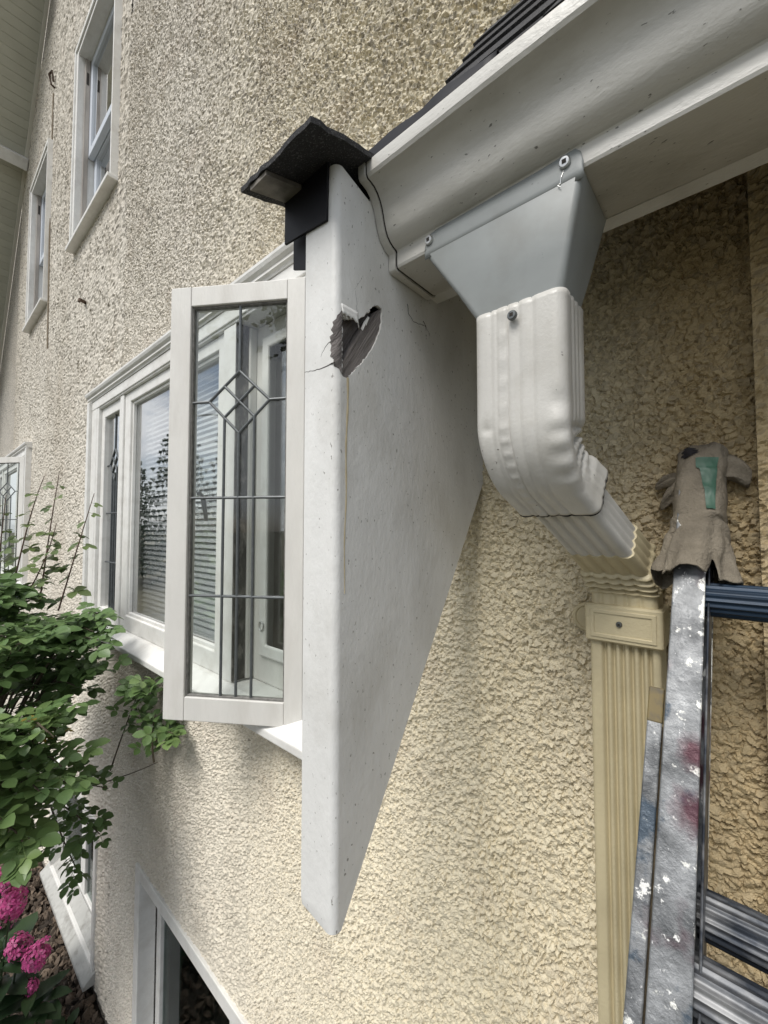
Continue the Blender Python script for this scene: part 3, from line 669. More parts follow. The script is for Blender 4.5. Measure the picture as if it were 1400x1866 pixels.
# black drip edge strip standing behind the gutter lip, its left length lifted over the shingles
mb = MB(); N = 16
tp = [(-.405 + (.405 - .168) * i / N, 2.655 - .007 * i / N + .0016 * math.sin(i * 1.1) + (.003 if i in (11, 12) else 0)) for i in range(N + 1)]
mb.loft([[(a, -.2835, 2.585) for a, z in tp], [(a, -.2815, z - .003) for a, z in tp], [(a, -.279, z) for a, z in tp], [(a, -.262, z + .004) for a, z in tp]], closed=False)
o = part('drip_edge', mb, M['black_metal'], roof, smooth=True, ang=60); sd = o.modifiers.new('thick', 'SOLIDIFY'); sd.thickness = .001
part('starter_edge', slab(-.17, 2.2, -.03, .012, -.004, .0062), M['black_metal'], roof)
p = MB(); p.box(-.33, 2.2, -.162, -.142, 2.51, 2.66); part('fascia_board', p, M['white'], roof)

# ------------------------------------------------------------------ white bracket under the end of the canopy
br = empty('eave_bracket', (-.358, -.17, 1.757), 'white painted triangular eave bracket with peeling paint and bare wood', 'bracket')
XL, XR, YF = -.386, -.330, -.342
HOLE = [(-0.3322, 2.4235), (-0.3305, 2.4185), (-0.3285, 2.4148), (-0.3239, 2.4161), (-0.3158, 2.4203), (-0.3094, 2.4223), (-0.3079, 2.4215), (-0.3014, 2.4275), (-0.2889, 2.4375), (-0.2876, 2.4425), (-0.2745, 2.4525), (-0.2663, 2.4522), (-0.2658, 2.4394), (-0.2677, 2.4248), (-0.2744, 2.4105), (-0.2875, 2.3898), (-0.2988, 2.3739), (-0.3025, 2.3707), (-0.3085, 2.3657), (-0.312, 2.3604), (-0.3179, 2.3545), (-0.3247, 2.3475), (-0.3304, 2.3484), (-0.3326, 2.352), (-0.331, 2.36), (-0.3326, 2.3685), (-0.3312, 2.3782), (-0.3325, 2.3881), (-0.3315, 2.3977), (-0.3324, 2.4092)]
def jag(poly, n, amp):
    o = []
    for i, p_ in enumerate(poly):
        q = poly[(i + 1) % len(poly)]
        for k in range(n):
            f = k / n; o.append((p_[0] + (q[0] - p_[0]) * f + (random.uniform(-amp, amp) if k else 0), p_[1] + (q[1] - p_[1]) * f + (random.uniform(-amp, amp) if k else 0)))
    return o
HOLEJ = jag(HOLE, 4, .0013)
OUT = [(YF, 1.772), (YF + .004, 1.757), (YF + .012, 1.757), (-.003, 2.262), (-.003, 2.985), (-.288, 2.575), (YF, 2.588)]
def fin_body():
    bm = bmesh.new()
    rc = .009
    def loop(pts, x): return [bm.verts.new((x, a, b)) for a, b in pts]
    # right face (with the hole) set in from the rounded front edge
    rr = [(max(a, YF + rc) if a < YF + rc else a, b) for a, b in OUT]
    vo = loop(rr, XR); vh = loop(HOLEJ, XR)
    eds = [bm.edges.new((v[i], v[(i + 1) % len(v)])) for v in (vo, vh) for i in range(len(v))]
    bmesh.ops.triangle_fill(bm, use_beauty=True, use_dissolve=False, edges=eds)
    # paint thickness round the hole
    vb = loop(HOLEJ, XR - .0045)
    for i in range(len(vh)):
        j = (i + 1) % len(vh); bm.faces.new((vh[i], vh[j], vb[j], vb[i]))
    # rounded front-right edge, front, left face, ends
    rings = [vo]
    for k in range(1, 5):
        t = k / 4 * math.pi / 2
        pts = [(XR - rc + rc * math.cos(t), YF + rc - rc * math.sin(t) if a < YF + rc else a, b) for a, b in OUT]
        rings.append([bm.verts.new(p_) for p_ in pts])
    pts = [(XL + .003, a, b) for a, b in OUT]; rings.append([bm.verts.new(p_) for p_ in pts])
    pts = [(XL, max(a, YF + .003), b) for a, b in OUT]; rings.append([bm.verts.new(p_) for p_ in pts])
    n = len(OUT)
    for A_, B_ in zip(rings, rings[1:]):
        for i in range(n):
            j = (i + 1) % n
            try: bm.faces.new((A_[i], A_[j], B_[j], B_[i]))
            except ValueError: pass
    bm.faces.new(rings[-1])
    bmesh.ops.remove_doubles(bm, verts=bm.verts, dist=2e-5)
    bmesh.ops.recalc_face_normals(bm, faces=bm.faces)
    me = bpy.data.meshes.new('bracket_body'); bm.to_mesh(me); bm.free()
    for p_ in me.polygons: p_.use_smooth = True
    me.set_sharp_from_angle(angle=R(38)); return me
o = put('bracket_body', fin_body(), M['bracket'], br); wn = o.modifiers.new('normals', 'WEIGHTED_NORMAL'); wn.keep_sharp = True; wn.weight = 100
# weathered boards seen through the broken skin
mb = MB(); mb.prism([(-.3415, 2.45), (-.270, 2.47), (-.2765, 2.446), (-.3035, 2.411), (-.326, 2.3735), (-.3380, 2.357), (-.3415, 2.36)], lambda p_, x: (x, *p_), XR - .024, XR - .0100); part('bare_board', mb, M['wood_grey'], br)
mb = MB(); mb.prism([(-.3390, 2.352), (-.3235, 2.3745), (-.3010, 2.4115), (-.2735, 2.4465), (-.255, 2.46), (-.255, 2.34), (-.335, 2.34)], lambda p_, x: (x, *p_), XR - .024, XR - .0026); part('bare_board', mb, M['wood_grey2'], br)
# bare wood wrapping the front edge where the skin has broken away
mb = MB(); rw = random.Random(3); rings = []
def edge_pt(l, z):
    rc = .0094; al = rc * math.pi / 2
    if l < al: t = l / rc; return (XR - .009 + rc * math.cos(t), YF + .009 - rc * math.sin(t), z)
    return (XR - .009 - (l - al), YF - .0004, z)
PRF = [.002, .005, .012, .0165, .0145, .017, .0155, .0185, .0165, .020, .0175, .0195, .0150, .0165, .013, .0145, .010, .0085, .0045, .002]
for k, e in enumerate(PRF):
    z = 2.3515 + .070 * k / (len(PRF) - 1); ext = e * .72 * rw.uniform(.82, 1.18)
    rings.append([edge_pt(ext * q / 8, z + (rw.uniform(-.0012, .0012) if q == 8 else 0)) for q in range(9)])
mb.loft(rings, closed=False); o = part('bare_edge', mb, M['wood_grey'], br, smooth=True, ang=60)
# curl of loosened paint above the hole and a flake beside it
mb = MB(); rows_ = []
for i in range(17):
    f = i / 16; y = -.3335 + .0255 * f
    e = .0012 * math.sin(i * 1.5) + .0009 * math.sin(i * 3.7) + (-.007 * max(0, i - 12) / 4)
    rows_.append([(XR + .00002, y, 2.4300), (XR + .0003, y, 2.4265), (XR + .0009 + .0003 * math.sin(i), y, 2.4220 + e * .5), (XR + .0020 + .0007 * math.sin(i * 1.4), y + .0004, 2.4175 + e)])
mb.loft(rows_, closed=False); o = part('paint_curl', mb, M['bracket'], br, smooth=True, ang=80)
sd = o.modifiers.new('thick', 'SOLIDIFY'); sd.thickness = .0006
mb = MB(); mb.add([(XR - .002, -.3005, 2.4145), (XR - .0015, -.2978, 2.4130), (XR - .001, -.2945, 2.4205), (XR - .001, -.2920, 2.4215), (XR - .001, -.2885, 2.4295), (XR - .001, -.2868, 2.4325), (XR - .002, -.2885, 2.4340), (XR - .002, -.2955, 2.4245)], [(0, 1, 2, 3, 4, 5, 6, 7)]); o = part('paint_flake', mb, M['bracket'], br)
sd = o.modifiers.new('thick', 'SOLIDIFY'); sd.thickness = .0007
def crack(pts, fn, r=.0007):
    q = []
    for a, b in zip(pts, pts[1:]):
        for k in range(5):
            f = k / 5; q.append(fn(a[0] + (b[0] - a[0]) * f + random.uniform(-.0007, .0007), a[1] + (b[1] - a[1]) * f + random.uniform(-.0007, .0007)))
    q.append(fn(*pts[-1]))
    mb = MB(); mb.tube(q, [r * (1 - .6 * i / len(q)) for i in range(len(q))], 5); part('paint_crack', mb, M['crack'], br)
fr_ = lambda x, z: (x, YF + .0001, z); sd_ = lambda y, z: (XR - .0001, y, z)
crack([(-.3315, 2.3612), (-.3546, 2.3600), (-.366, 2.3615), (-.3835, 2.3633)], fr_, .0007); crack([(-.3375, 2.3872), (-.3485, 2.3822), (-.3547, 2.3738)], fr_, .0005)
crack([(-.3094, 2.4241), (-.3088, 2.4399), (-.3124, 2.4557), (-.2978, 2.48)], sd_, .0003)
crack([(-.2145, 2.4795), (-.2113, 2.4668), (-.1999, 2.4601), (-.1724, 2.4654), (-.1634, 2.4582)], sd_, .0006); crack([(-.178, 2.470), (-.1724, 2.4654), (-.171, 2.459)], sd_, .0008)
# rust-yellow run below the broken paint
mb = MB(); n_ = 26
st = [(-.3236 + .0008 * math.sin(i * .55) - .0045 * i / n_, 2.349 - .24 * i / n_, .0017 * (1 - .6 * i / n_) * (1 + .2 * math.sin(i * 1.7))) for i in range(n_ + 1)]
mb.loft([[(XR + .00015, a - h, b), (XR + .0007, a, b), (XR + .00015, a + h, b)] for a, b, h in st], closed=False)
M['stain'] = mat('resin_run', (0.55, 0.47, 0.31), 0.5, var=0.15, var_scale=60)
part('resin_run', mb, M['stain'], br, smooth=True, ang=80)
# black roofing cap, flashing plate and strip on top of the bracket
mb = MB()
def capz(y): return 2.5762 + (y + .398) * .30
ed = lambda: random.uniform(-.0016, .0016)
N = 12
front = [(-.437 + (.437 - .308) * i / N, -.396 + ed()) for i in range(N + 1)]
right = [(-.308 + ed(), -.396 + (.396 - .262) * i / N) for i in range(1, N)]
back = [(-.308 - (.437 - .308) * i / N, -.262) for i in range(N + 1)]
left = [(-.437 + ed(), -.262 - (.396 - .262) * i / N) for i in range(1, N)]
outl = front + right + back + left
mb.loft([[(a, b, capz(b) + e) for a, b in outl] for e in (0, .0065)])
part('roofing_cap', mb, M['shingle'], br)
mb = MB(); mb.add([(x, y, capz(y) - e) for x in (-.420, -.388) for y in (-.394, -.30) for e in (.0004, .006)], [(0, 1, 3, 2), (4, 6, 7, 5), (0, 4, 5, 1), (2, 3, 7, 6), (0, 2, 6, 4), (1, 5, 7, 3)])
part('cap_batten', mb, M['wood_pale'], br)
mb = MB(); mb.prism([(-.421, 2.5335), (-.343, 2.5255), (-.341, 2.594), (-.421, 2.594)], lambda p_, y: (p_[0], y, p_[1]), -.3425, -.3455); part('flashing_plate', mb, M['black_metal'], br)
mb = MB(); mb.prism([(-.419, 2.506), (-.387, 2.493), (-.387, 2.59), (-.419, 2.59)], lambda p_, y: (p_[0], y, p_[1]), -.331, -.3335); part('flashing_return', mb, M['black_metal'], br)

# ------------------------------------------------------------------ gutter
gt = empty('rain_gutter', (.5, -.24, 2.5), 'white ogee metal rain gutter above the downspout', 'gutter')
OG = [(-.300, 2.606), (-.3045, 2.607), (-.3065, 2.604), (-.3068, 2.598), (-.3062, 2.590), (-.304, 2.5865), (-.2985, 2.5855), (-.2925, 2.5835), (-.287, 2.579), (-.2825, 2.573), (-.279, 2.566), (-.2765, 2.558), (-.2745, 2.550), (-.272, 2.5425), (-.2685, 2.536), (-.2635, 2.5315), (-.2575, 2.5285), (-.2520, 2.5270), (-.2508, 2.5255), (-.2512, 2.518), (-.2510, 2.5085), (-.2496, 2.5058), (-.2465, 2.505), (-.172, 2.505), (-.1655, 2.5075), (-.1645, 2.512), (-.1645, 2.60)]
def sheet(prof, th):
    n = len(prof); inner = []
    for i, (a, b) in enumerate(prof):
        p0 = prof[max(i - 1, 0)]; p1 = prof[min(i + 1, n - 1)]; t = Vector((p1[0] - p0[0], p1[1] - p0[1])).normalized()
        inner.append((a - t.y * th * -1 * -1, b + t.x * th))
    return prof + inner[::-1]
def gut(x0, x1, off=0.0, th=.0016, seg=60, wob=.0005):
    pr = [(a, b) for a, b in OG]; sh = sheet(pr, th); rings = []
    for i in range(seg + 1):
        x = x0 + (x1 - x0) * i / seg
        dy = wob * math.sin(x * 9) + wob * .7 * math.sin(x * 23 + 1); dz = wob * math.sin(x * 6 + 2)
        rings.append([(x, a + dy, b + dz) for a, b in sh])
    mb = MB(); mb.loft(rings); return mb
part('trough', gut(-.3170, 2.2), M['gutter'], gt, smooth=True, ang=26)
OGS = OG; OG = [(a - .0022 * (1 if a < -.2 else 0), b - .0025 * (1 if a > -.262 and b < 2.53 else 0)) for a, b in OGS[2:]]
part('end_cap', gut(-.3288, -.3190, th=.003, seg=3, wob=0), M['gutter'], gt, smooth=True, ang=50)
OG = OGS
mb = MB(); mb.prism([(a, b) for a, b in OG[2:]], lambda p_, x: (x, p_[0], p_[1]), -.3297, -.3285); part('end_plate', mb, M['crack'], gt)
part('end_seam', gut(-.3190, -.3170, th=.003, seg=1, wob=0), M['crack'], gt)

# ------------------------------------------------------------------ downspout with grey outlet
ds = empty('downspout', (-.115, -.04, 0.0), 'metal downspout with grey outlet, white elbow and cream fluted pipe', 'downspout')
# outlet funnel: flange over the gutter foot, then a tapering box
def rrect(cx, cy, hw, hd, r, n=4):
    o = []
    for sx, sy, a0 in ((1, -1, -90), (1, 1, 0), (-1, 1, 90), (-1, -1, 180)):
        for k in range(n + 1):
            a = R(a0 + 90 * k / n); o.append((cx + sx * (hw - r) + r * math.cos(a), cy + sy * (hd - r) + r * math.sin(a)))
    return o
mb = MB()
lev = [(2.5040, (-.273, -.100), (-.2515, -.166), .004), (2.4990, (-.272, -.101), (-.2535, -.166), .006), (2.44, (-.2335, -.1145), (-.2485, -.176), .006), (2.405, (-.2125, -.1225), (-.2455, -.183), .008), (2.385, (-.2105, -.1245), (-.2435, -.184), .010)]
mb.loft([[(a, b, z) for a, b in rrect((x0 + x1) / 2, (y0 + y1) / 2, (x1 - x0) / 2, (y1 - y0) / 2, r)] for z, (x0, x1), (y0, y1), r in lev])
fun = part('outlet_funnel', mb, M['grey_metal'], ds, smooth=True, ang=40)
mb = MB()
def fl(x, k):   # folded flange profile from the front wall up over the gutter foot
    P_ = [(-.2526, 2.4955), (-.2534, 2.5045), (-.2530, 2.512), (-.2527, 2.518), (-.2526, 2.5245)]
    return (x, P_[k][0], P_[k][1])
xs = [-.2735, -.271, -.266, -.255, -.20, -.14, -.112, -.106, -.1015, -.0995]
tops = [.45, .75, .95, 1, 1, 1, 1.05, 1.05, .85, .5]
mb.loft([[fl(x, k)[:2] + (2.498 + (fl(x, k)[2] - 2.498) * (tp_ if k > 1 else 1),) for k in range(5)] for x, tp_ in zip(xs, tops)], closed=False)
o = part('outlet_flange', mb, M['grey_metal'], ds, smooth=True, ang=40)
sd = o.modifiers.new('thick', 'SOLIDIFY'); sd.thickness = .0010; sd.offset = 0
def screw(par, loc, nrm_, r, m, nm='screw'):
    nrm_ = Vector(nrm_).normalized(); q = nrm_.to_track_quat('Z', 'Y').to_matrix(); loc = Vector(loc)
    mb = MB(); rings = [[loc + q @ Vector((rr * math.cos(k * math.pi / 8), rr * math.sin(k * math.pi / 8), h)) for k in range(16)] for rr, h in ((r, -.001), (r, .0012), (r * .82, .0026), (r * .3, .0028))]
    mb.loft(rings); s = part(nm, mb, m, par, smooth=True)
    mb = MB(); a = r * .36; mb.add([loc + q @ Vector((x, y, h)) for x in (-a, a) for y in (-a, a) for h in (.0015, .0031)], [(0, 1, 3, 2), (4, 6, 7, 5), (0, 4, 5, 1), (2, 3, 7, 6), (0, 2, 6, 4), (1, 5, 7, 3)])
    part('socket', mb, M['crack'], s)
    return s
screw(ds, (-.2665, -.2545, 2.515), (0, -1, -.15), .0052, M['steel']); screw(ds, (-.1150, -.2545, 2.517), (0, -1, -.15), .0052, M['steel'])
screw(ds, (-.1685, -.2515, 2.393), (0, -1, 0), .0050, M['dark_steel'])
mb = MB(); mb.tube([(-.1165, -.2535, 2.511), (-.1185, -.2545, 2.505), (-.1195, -.2535, 2.500), (-.1215, -.2548, 2.4985), (-.1190, -.2548, 2.496)], [.0006, .0004, .0008, .0004, .0003], 5); part('metal_burr', mb, M['steel'], ds)

def flute(u, hw, groove, depth):
    d = 0.0
    for g_, wd in groove: d += depth * math.exp(-((u - g_) / wd) ** 2)
    return d
def pipe_section(hw, hd, r, grooves, depth, n=44, ns=22, side=((-.012, .003), (0.0, .003), (.012, .003))):
    """outline in (w, d); front is -d; grooves pressed into front/back and sides"""
    o = []
    for k in range(n + 1):
        u = -hw + r + (2 * hw - 2 * r) * k / n; o.append((u, -hd + flute(u, hw, grooves, depth)))
    for k in range(1, 5): a = R(-90 + 90 * k / 5); o.append((hw - r + r * math.cos(a), -hd + r + r * math.sin(a)))
    for k in range(ns + 1):
        u = -hd + r + (2 * hd - 2 * r) * k / ns; o.append((hw - flute(u, hd, side, depth * .8), u))
    for k in range(1, 5): a = R(90 * k / 5); o.append((hw - r + r * math.cos(a), hd - r + r * math.sin(a)))
    for k in range(n + 1):
        u = hw - r - (2 * hw - 2 * r) * k / n; o.append((u, hd - flute(u, hw, grooves, depth)))
    for k in range(1, 5): a = R(90 + 90 * k / 5); o.append((-hw + r + r * math.cos(a), hd - r + r * math.sin(a)))
    for k in range(ns + 1):
        u = hd - r - (2 * hd - 2 * r) * k / ns; o.append((-hw + flute(u, hd, side, depth * .8), u))
    for k in range(1, 5): a = R(180 + 90 * k / 5); o.append((-hw + r + r * math.cos(a), -hd + r + r * math.sin(a)))
    return o
BEND = R(54)
def elbow_path():
    """centre line of the white elbow: (x, y, z, tilt) ; tilt about X"""
    pts = [(-.1675, -.2115, 2.408 - .0053 * i, 0) for i in range(24)]
    x0, y0, z0, _ = pts[-1]; rad = .058; n = 30
    for i in range(1, n + 1):
        a = BEND * i / n; pts.append((x0 + .006 * (i / n) ** 1.4, y0 + rad * (1 - math.cos(a)), z0 - rad * math.sin(a), a))
    x1, y1, z1, a = pts[-1]
    for i in range(1, 14): pts.append((x1 + .0007 * i, y1 + .0024 * i * math.sin(a), z1 - .0024 * i * math.cos(a), a))
    return pts
EP = elbow_path()
def ring_at(P_, sec, f=None, k=1.0):
    x, y, z, a = P_; o = []
    for w_, d_ in sec:
        dw, dd = f(w_, d_) if f else (0, 0)
        w2, d2 = (w_ + dw) * k, (d_ + dd) * k
        o.append((x + w2, y + d2 * math.cos(a), z + d2 * math.sin(a)))
    return o
GV = [(-.027, .0028), (-.0205, .0012), (-.0085, .0012), (.003, .0026), (.017, .0026)]
S = pipe_section(.0475, .0355, .011, GV, .0014)
rings = []
for i, P_ in enumerate(EP):
    b = max(0.0, min(1.0, (i - 22) / 6)) * max(0.0, min(1.0, (58 - i) / 8))
    def crimp(w_, d_, i=i, b=b):
        dw = dd = 0.0
        sm = lambda v: max(0.0, min(1.0, v)) ** 2 * (3 - 2 * max(0.0, min(1.0, v)))
        if b > 0:
            back = sm((d_ + .030) / .050); rgt = sm((w_ - .020) / .026); lft = sm((-w_ - .020) / .026); bk = sm((d_ - .010) / .02)
            fold = .5 + .5 * math.sin(i * .80 + d_ * 55)
            dw -= b * back * rgt * (.003 + .0075 * fold ** 2) - b * back * lft * (.002 + .005 * fold ** 2)
            dd -= b * bk * (.003 + .005 * fold)
            dd += b * .0026 * fold * rgt * sm((-d_ - .005) / .02) * (1 if i < 50 else .4)
        dd += .0034 * math.exp(-((i - 20.5) / 1.7) ** 2 - ((w_ - .043) / .010) ** 2) * sm(-d_ / .02)
        dd += .0024 * math.exp(-((i - 24) / 1.6) ** 2 - ((w_ + .033) / .006) ** 2) * sm(-d_ / .02)
        # raised rivet-like seam beads
        if -.0195 < w_ < -.0095 and d_ < -.03: dd -= .0011 * max(0, math.sin(i * 1.35)) ** 2
        return dw, dd
    rings.append(ring_at(P_, S, crimp, 1 - .08 * max(0, min(1, (i - 24) / 30)) + .02 * max(0, (i - 62) / 5)))
mb = MB(); mb.loft(rings, cap=False)
o = part('white_elbow', mb, M['elbow'], ds, smooth=True, ang=60); sd = o.modifiers.new('thick', 'SOLIDIFY'); sd.thickness = .0012; sd.offset = -1
mb = MB(); mb.loft([ring_at(EP[k], [(a * .912, b * .912) for a, b in S]) for k in (-5, -3, -1)] + [ring_at((EP[-1][0], EP[-1][1] + .0026 * math.sin(EP[-1][3]), EP[-1][2] - .0026 * math.cos(EP[-1][3]), EP[-1][3]), [(a * .925 + .0006 * math.sin(i * .5), b * .925 + .0005 * math.sin(i * .37)) for i, (a, b) in enumerate(S)])]); part('joint_gap_shade', mb, M['tar_and_gap_shade'], ds)  # black bead standing in for the gap's shadow at the elbow rim
# oblique pipe slipped into the elbow, painted cream at its lower end
x1, y1, z1, a1 = EP[-8]
TX = -.1150; LP = (-.0325)       # vertical pipe axis
S2 = pipe_section(.0350, .0235, .008, [(-.024, .003), (-.010, .003), (.004, .003), (.018, .003)], .0026)
dirv = Vector((TX - x1, LP - y1, 0)); dz = -(LP - y1) / math.tan(a1)
def obl(f): return (x1 + (TX - x1) * f, y1 + (LP - y1) * f, z1 + dz * f, a1)
mb = MB(); mb.loft([ring_at(obl(f / 20), S2) for f in range(0, 14)]); part('oblique_pipe', mb, M['elbow'], ds, smooth=True, ang=60)
print('oblique end', obl(1.0), obl(.845))
S3 = [(a * 1.06, b * 1.06) for a, b in S2]
rings = [ring_at(obl(.625 + .02 * k), S3) for k in range(12)]
x2, y2, z2, _ = obl(.845)
n = 40; tgt = (TX, LP, z2 - .042)
for i in range(1, n + 1):
    f = i / n; a = a1 * (1 - f) ; acc = .0036 * math.sin(f * 2 * math.pi * 4) if f < .88 else 0
    x = x2 + (TX - x2) * f; y = y2 + (LP - y2) * (1 - (1 - f) ** 1.8); z = z2 - .048 * f
    rings.append(ring_at((x, y, z, a), S3, lambda w_, d_, acc=acc: ((acc if w_ > 0 else -acc) * (abs(w_) > .025), (acc if d_ > 0 else -acc))))
zt = z2 - .048
for k in range(1, 5): rings.append(ring_at((TX, LP, zt - .006 * k, 0), S3))
mb = MB(); mb.loft(rings); part('cream_elbow', mb, M['cream'], ds, smooth=True, ang=60)
S4 = pipe_section(.0385, .0255, .005, [(-.0215, .0025), (-.0115, .0025), (-.0015, .0025), (.0085, .0025), (.0185, .0025), (.0275, .0022)], .0062, n=130)
zp = zt - .020
mb = MB(); mb.loft([ring_at((TX, LP, zp - (zp - .05) * k / 3, 0), S4) for k in range(4)]); part('fluted_pipe', mb, M['cream'], ds, smooth=True, ang=75)
# strap
ZS0, ZS1 = 2.037, 2.084
def band(hw, hd, z): return [(TX + a, LP + b, z) for a, b in rrect(0, 0, hw, hd, .004)]
mb = MB(); mb.loft([band(.0405, .0300, ZS0), band(.0425, .0325, ZS0 + .0025), band(.0425, .0325, ZS1 - .0025), band(.0405, .0300, ZS1)], cap=True); stp = part('strap', mb, M['cream'], ds, smooth=True, ang=30)
mb = MB(); mb.ring(XZ(LP), (TX - .036, TX + .036, ZS0 + .006, ZS1 - .006), (TX - .031, TX + .031, ZS0 + .011, ZS1 - .011), -.0338, -.0318); part('embossed_rim', mb, M['cream'], stp, bevel=.0009)
screw(ds, (TX - .003, LP - .0322, 2.062), (0, -1, 0), .0036, M['dark_steel'], 'rivet')
mb = MB(); cx, cz = TX - .0515, 2.056
mb.loft([[(cx + r_ * math.cos(k * math.pi / 14), y_, cz + r_ * math.sin(k * math.pi / 14)) for k in range(28)] for r_, y_ in ((.0205, -.002), (.0205, -.0155), (.0185, -.0172), (.0165, -.0172), (.0150, -.0155), (.002, -.0155))]); part('strap_ear', mb, M['cream'], stp, smooth=True, ang=40)
screw(stp, (cx + .004, -.0155, cz), (0, -1, 0), .0048, M['cream'])
mb = MB(); mb.loft([[(-cx + 2 * TX + r_ * math.cos(k * math.pi / 14), y_, cz + r_ * math.sin(k * math.pi / 14)) for k in range(28)] for r_, y_ in ((.0205, -.002), (.0205, -.0155), (.0185, -.0172), (.0165, -.0172), (.0150, -.0155), (.002, -.0155))]); part('strap_ear', mb, M['cream'], stp, smooth=True, ang=40)

# ------------------------------------------------------------------ ladder
ld = empty('extension_ladder', (.15, -.9, 0), 'paint-spattered aluminium extension ladder leaning in front of the wall', 'ladder')
T = Vector((-.0435, -.110, 2.133)); Bt = Vector((-.048, -.280, 1.833)); lv = (T - Bt).normalized()      # centre of the front flange
ln = Vector((0, -lv.z, lv.y)); ln = ln if ln.y < 0 else -ln                                             # outward normal of the ladder
def lad(x, s, n_): return Vector((x, 0, 0)) + Vector((0, T.y, T.z)) + lv * s + ln * n_
SB = -(T.z - .02) / lv.z
def rail(nm, prof, s0, s1, m, sk=0.0, bev=.0012):
    mb = MB(); n = 12
    mb.loft([[lad(x + sk * (s1 - s0) * k / n, s0 + (s1 - s0) * k / n, d) for x, d in prof] for k in range(n + 1)]); return part(nm, mb, m, ld, bevel=bev)
rail('rail', [(-.0565, 0), (-.0295, 0), (-.0295, -.003), (-.038, -.004), (-.038, -.058), (-.026, -.059), (-.026, -.062), (-.0565, -.062), (-.0565, -.059), (-.0415, -.058), (-.0415, -.004), (-.0565, -.003)], .115, SB, M['ladder'], sk=.003)
rail('base_rail', [(-.0715, -.008), (-.0595, -.008), (-.0595, -.011), (-.064, -.012), (-.064, -.060), (-.0715, -.062)], -.146, SB, M['ladder'], sk=.004)
rail('base_rail_cap', [(-.0718, -.0075), (-.0592, -.0075), (-.0592, -.0125), (-.0718, -.0125)], -.118, -.15, M['yellow_cap'])
rail('guide', [(-.0288, -.010), (-.0268, -.010), (-.0268, -.05), (-.0288, -.05)], .03, SB, M['rung'])
def rung(c, r, m, x1=.36):
    mb = MB(); n = 126; prof = []
    for k in range(n):
        a = 2 * math.pi * k / n; rr = r * (1 + .055 * max(-.55, math.cos(a * 18))); prof.append((rr * math.cos(a) * 1.0, rr * math.sin(a) * (.92 if math.sin(a) > 0 else 1.05)))
    mb.loft([[Vector((x, 0, 0)) + Vector((0, c[1], c[2])) + Vector((0, a, b)) for a, b in prof] for x in (c[0], x1)]); part('rung', mb, m, ld, smooth=True, ang=30)
rung((-.036, -.098, 2.108), .0165, M['rung_blue']); rung((-.036, -.205, 1.8665), .017, M['rung']); rung((-.040, -.247, 1.842), .019, M['rung'])
rail('far_rail', [(.36, 0), (.39, 0), (.39, -.062), (.36, -.062)], .115, SB, M['ladder'])
# ------------------------------------------------------------------ canvas wrap on the ladder end
rg = empty('cloth_wrap', (-.04, -.1, 2.13), 'dirty grey canvas wrapped round the top of the ladder with green tape', 'cloth')
KEY = [(0.0, -.008, -.0425, .0335, .040), (.10, .010, -.0415, .0305, .038), (.25, .036, -.040, .0268, .036), (.36, .052, -.0390, .0248, .035), (.55, .078, -.0388, .0242, .035), (.72, .102, -.0388, .0240, .035), (.84, .119, -.0370, .0235, .035), (.93, .131, -.0365, .0235, .034), (.98, .139, -.0360, .018, .027), (1.0, .1425, -.0355, .006, .012)]
smap = lambda s_: .002 + (s_ + .008) * 1.17
def cloth_pt(t, a, off=0.0):
    for k0, k1 in zip(KEY, KEY[1:]):
        if k0[0] <= t <= k1[0] + 1e-9:  # noqa
            f = (t - k0[0]) / (k1[0] - k0[0]); f = f * f * (3 - 2 * f); s_, cx, hx, hd = [k0[i] + (k1[i] - k0[i]) * f for i in range(1, 5)]; break
    s_ = smap(s_)
    sk = max(0.0, 1 - t / .42)                         # loose skirt
    r = 1 + .16 * sk * math.sin(4 * a + 1.1 + 2.2 * t) + .07 * sk * math.sin(9 * a + 5 * t) + .018 * math.sin(5 * a + 23 * t) + .014 * math.sin(3 * a - 41 * t + 1)
    r += .10 * max(0, (t - .74) / .26) * math.sin(3 * a + 6 * t) + .05 * max(0, (t - .74) / .26) * math.sin(8 * a - 15 * t)
    r -= .07 * math.exp(-((t - .335 - .05 * math.sin(a + 2.4)) / .022) ** 2) + .05 * math.exp(-((t - .20 - .09 * math.sin(a + .4)) / .03) ** 2)     # tie line and creases
    ca, sa = math.cos(a), math.sin(a)
    x = cx + (hx * r + off) * math.copysign(abs(ca) ** .62, ca); d = -.031 + (hd * r + off) * math.copysign(abs(sa) ** .62, sa)
    s_ += (.006 * math.sin(a * 1.0 - 2.2) + .003 * math.sin(5 * a) + .0022 * math.sin(13 * a)) * max(0.0, 1 - t / .25)
    if t < .2:                                            # torn arch in the hem at the front right
        da = (a - 1.05); s_ += .022 * (1 - t / .2) * math.exp(-(da / .20) ** 2)
    return lad(x, s_, d)
NA, NT = 96, 70
mb = MB(); mb.loft([[cloth_pt(k / NT, 2 * math.pi * j / NA) for j in range(NA)] for k in range(NT + 1)], cap=False)
o = part('canvas', mb, M['cloth'], rg, smooth=True, ang=80); sd = o.modifiers.new('thick', 'SOLIDIFY'); sd.thickness = .0018; sd.offset = -1
tx = bpy.data.textures.new('cloth_folds', 'CLOUDS'); tx.noise_scale = .012; tx.noise_depth = 3
dm = o.modifiers.new('folds', 'DISPLACE'); dm.texture = tx; dm.strength = .0028; dm.mid_level = .5; dm.texture_coords = 'GLOBAL'
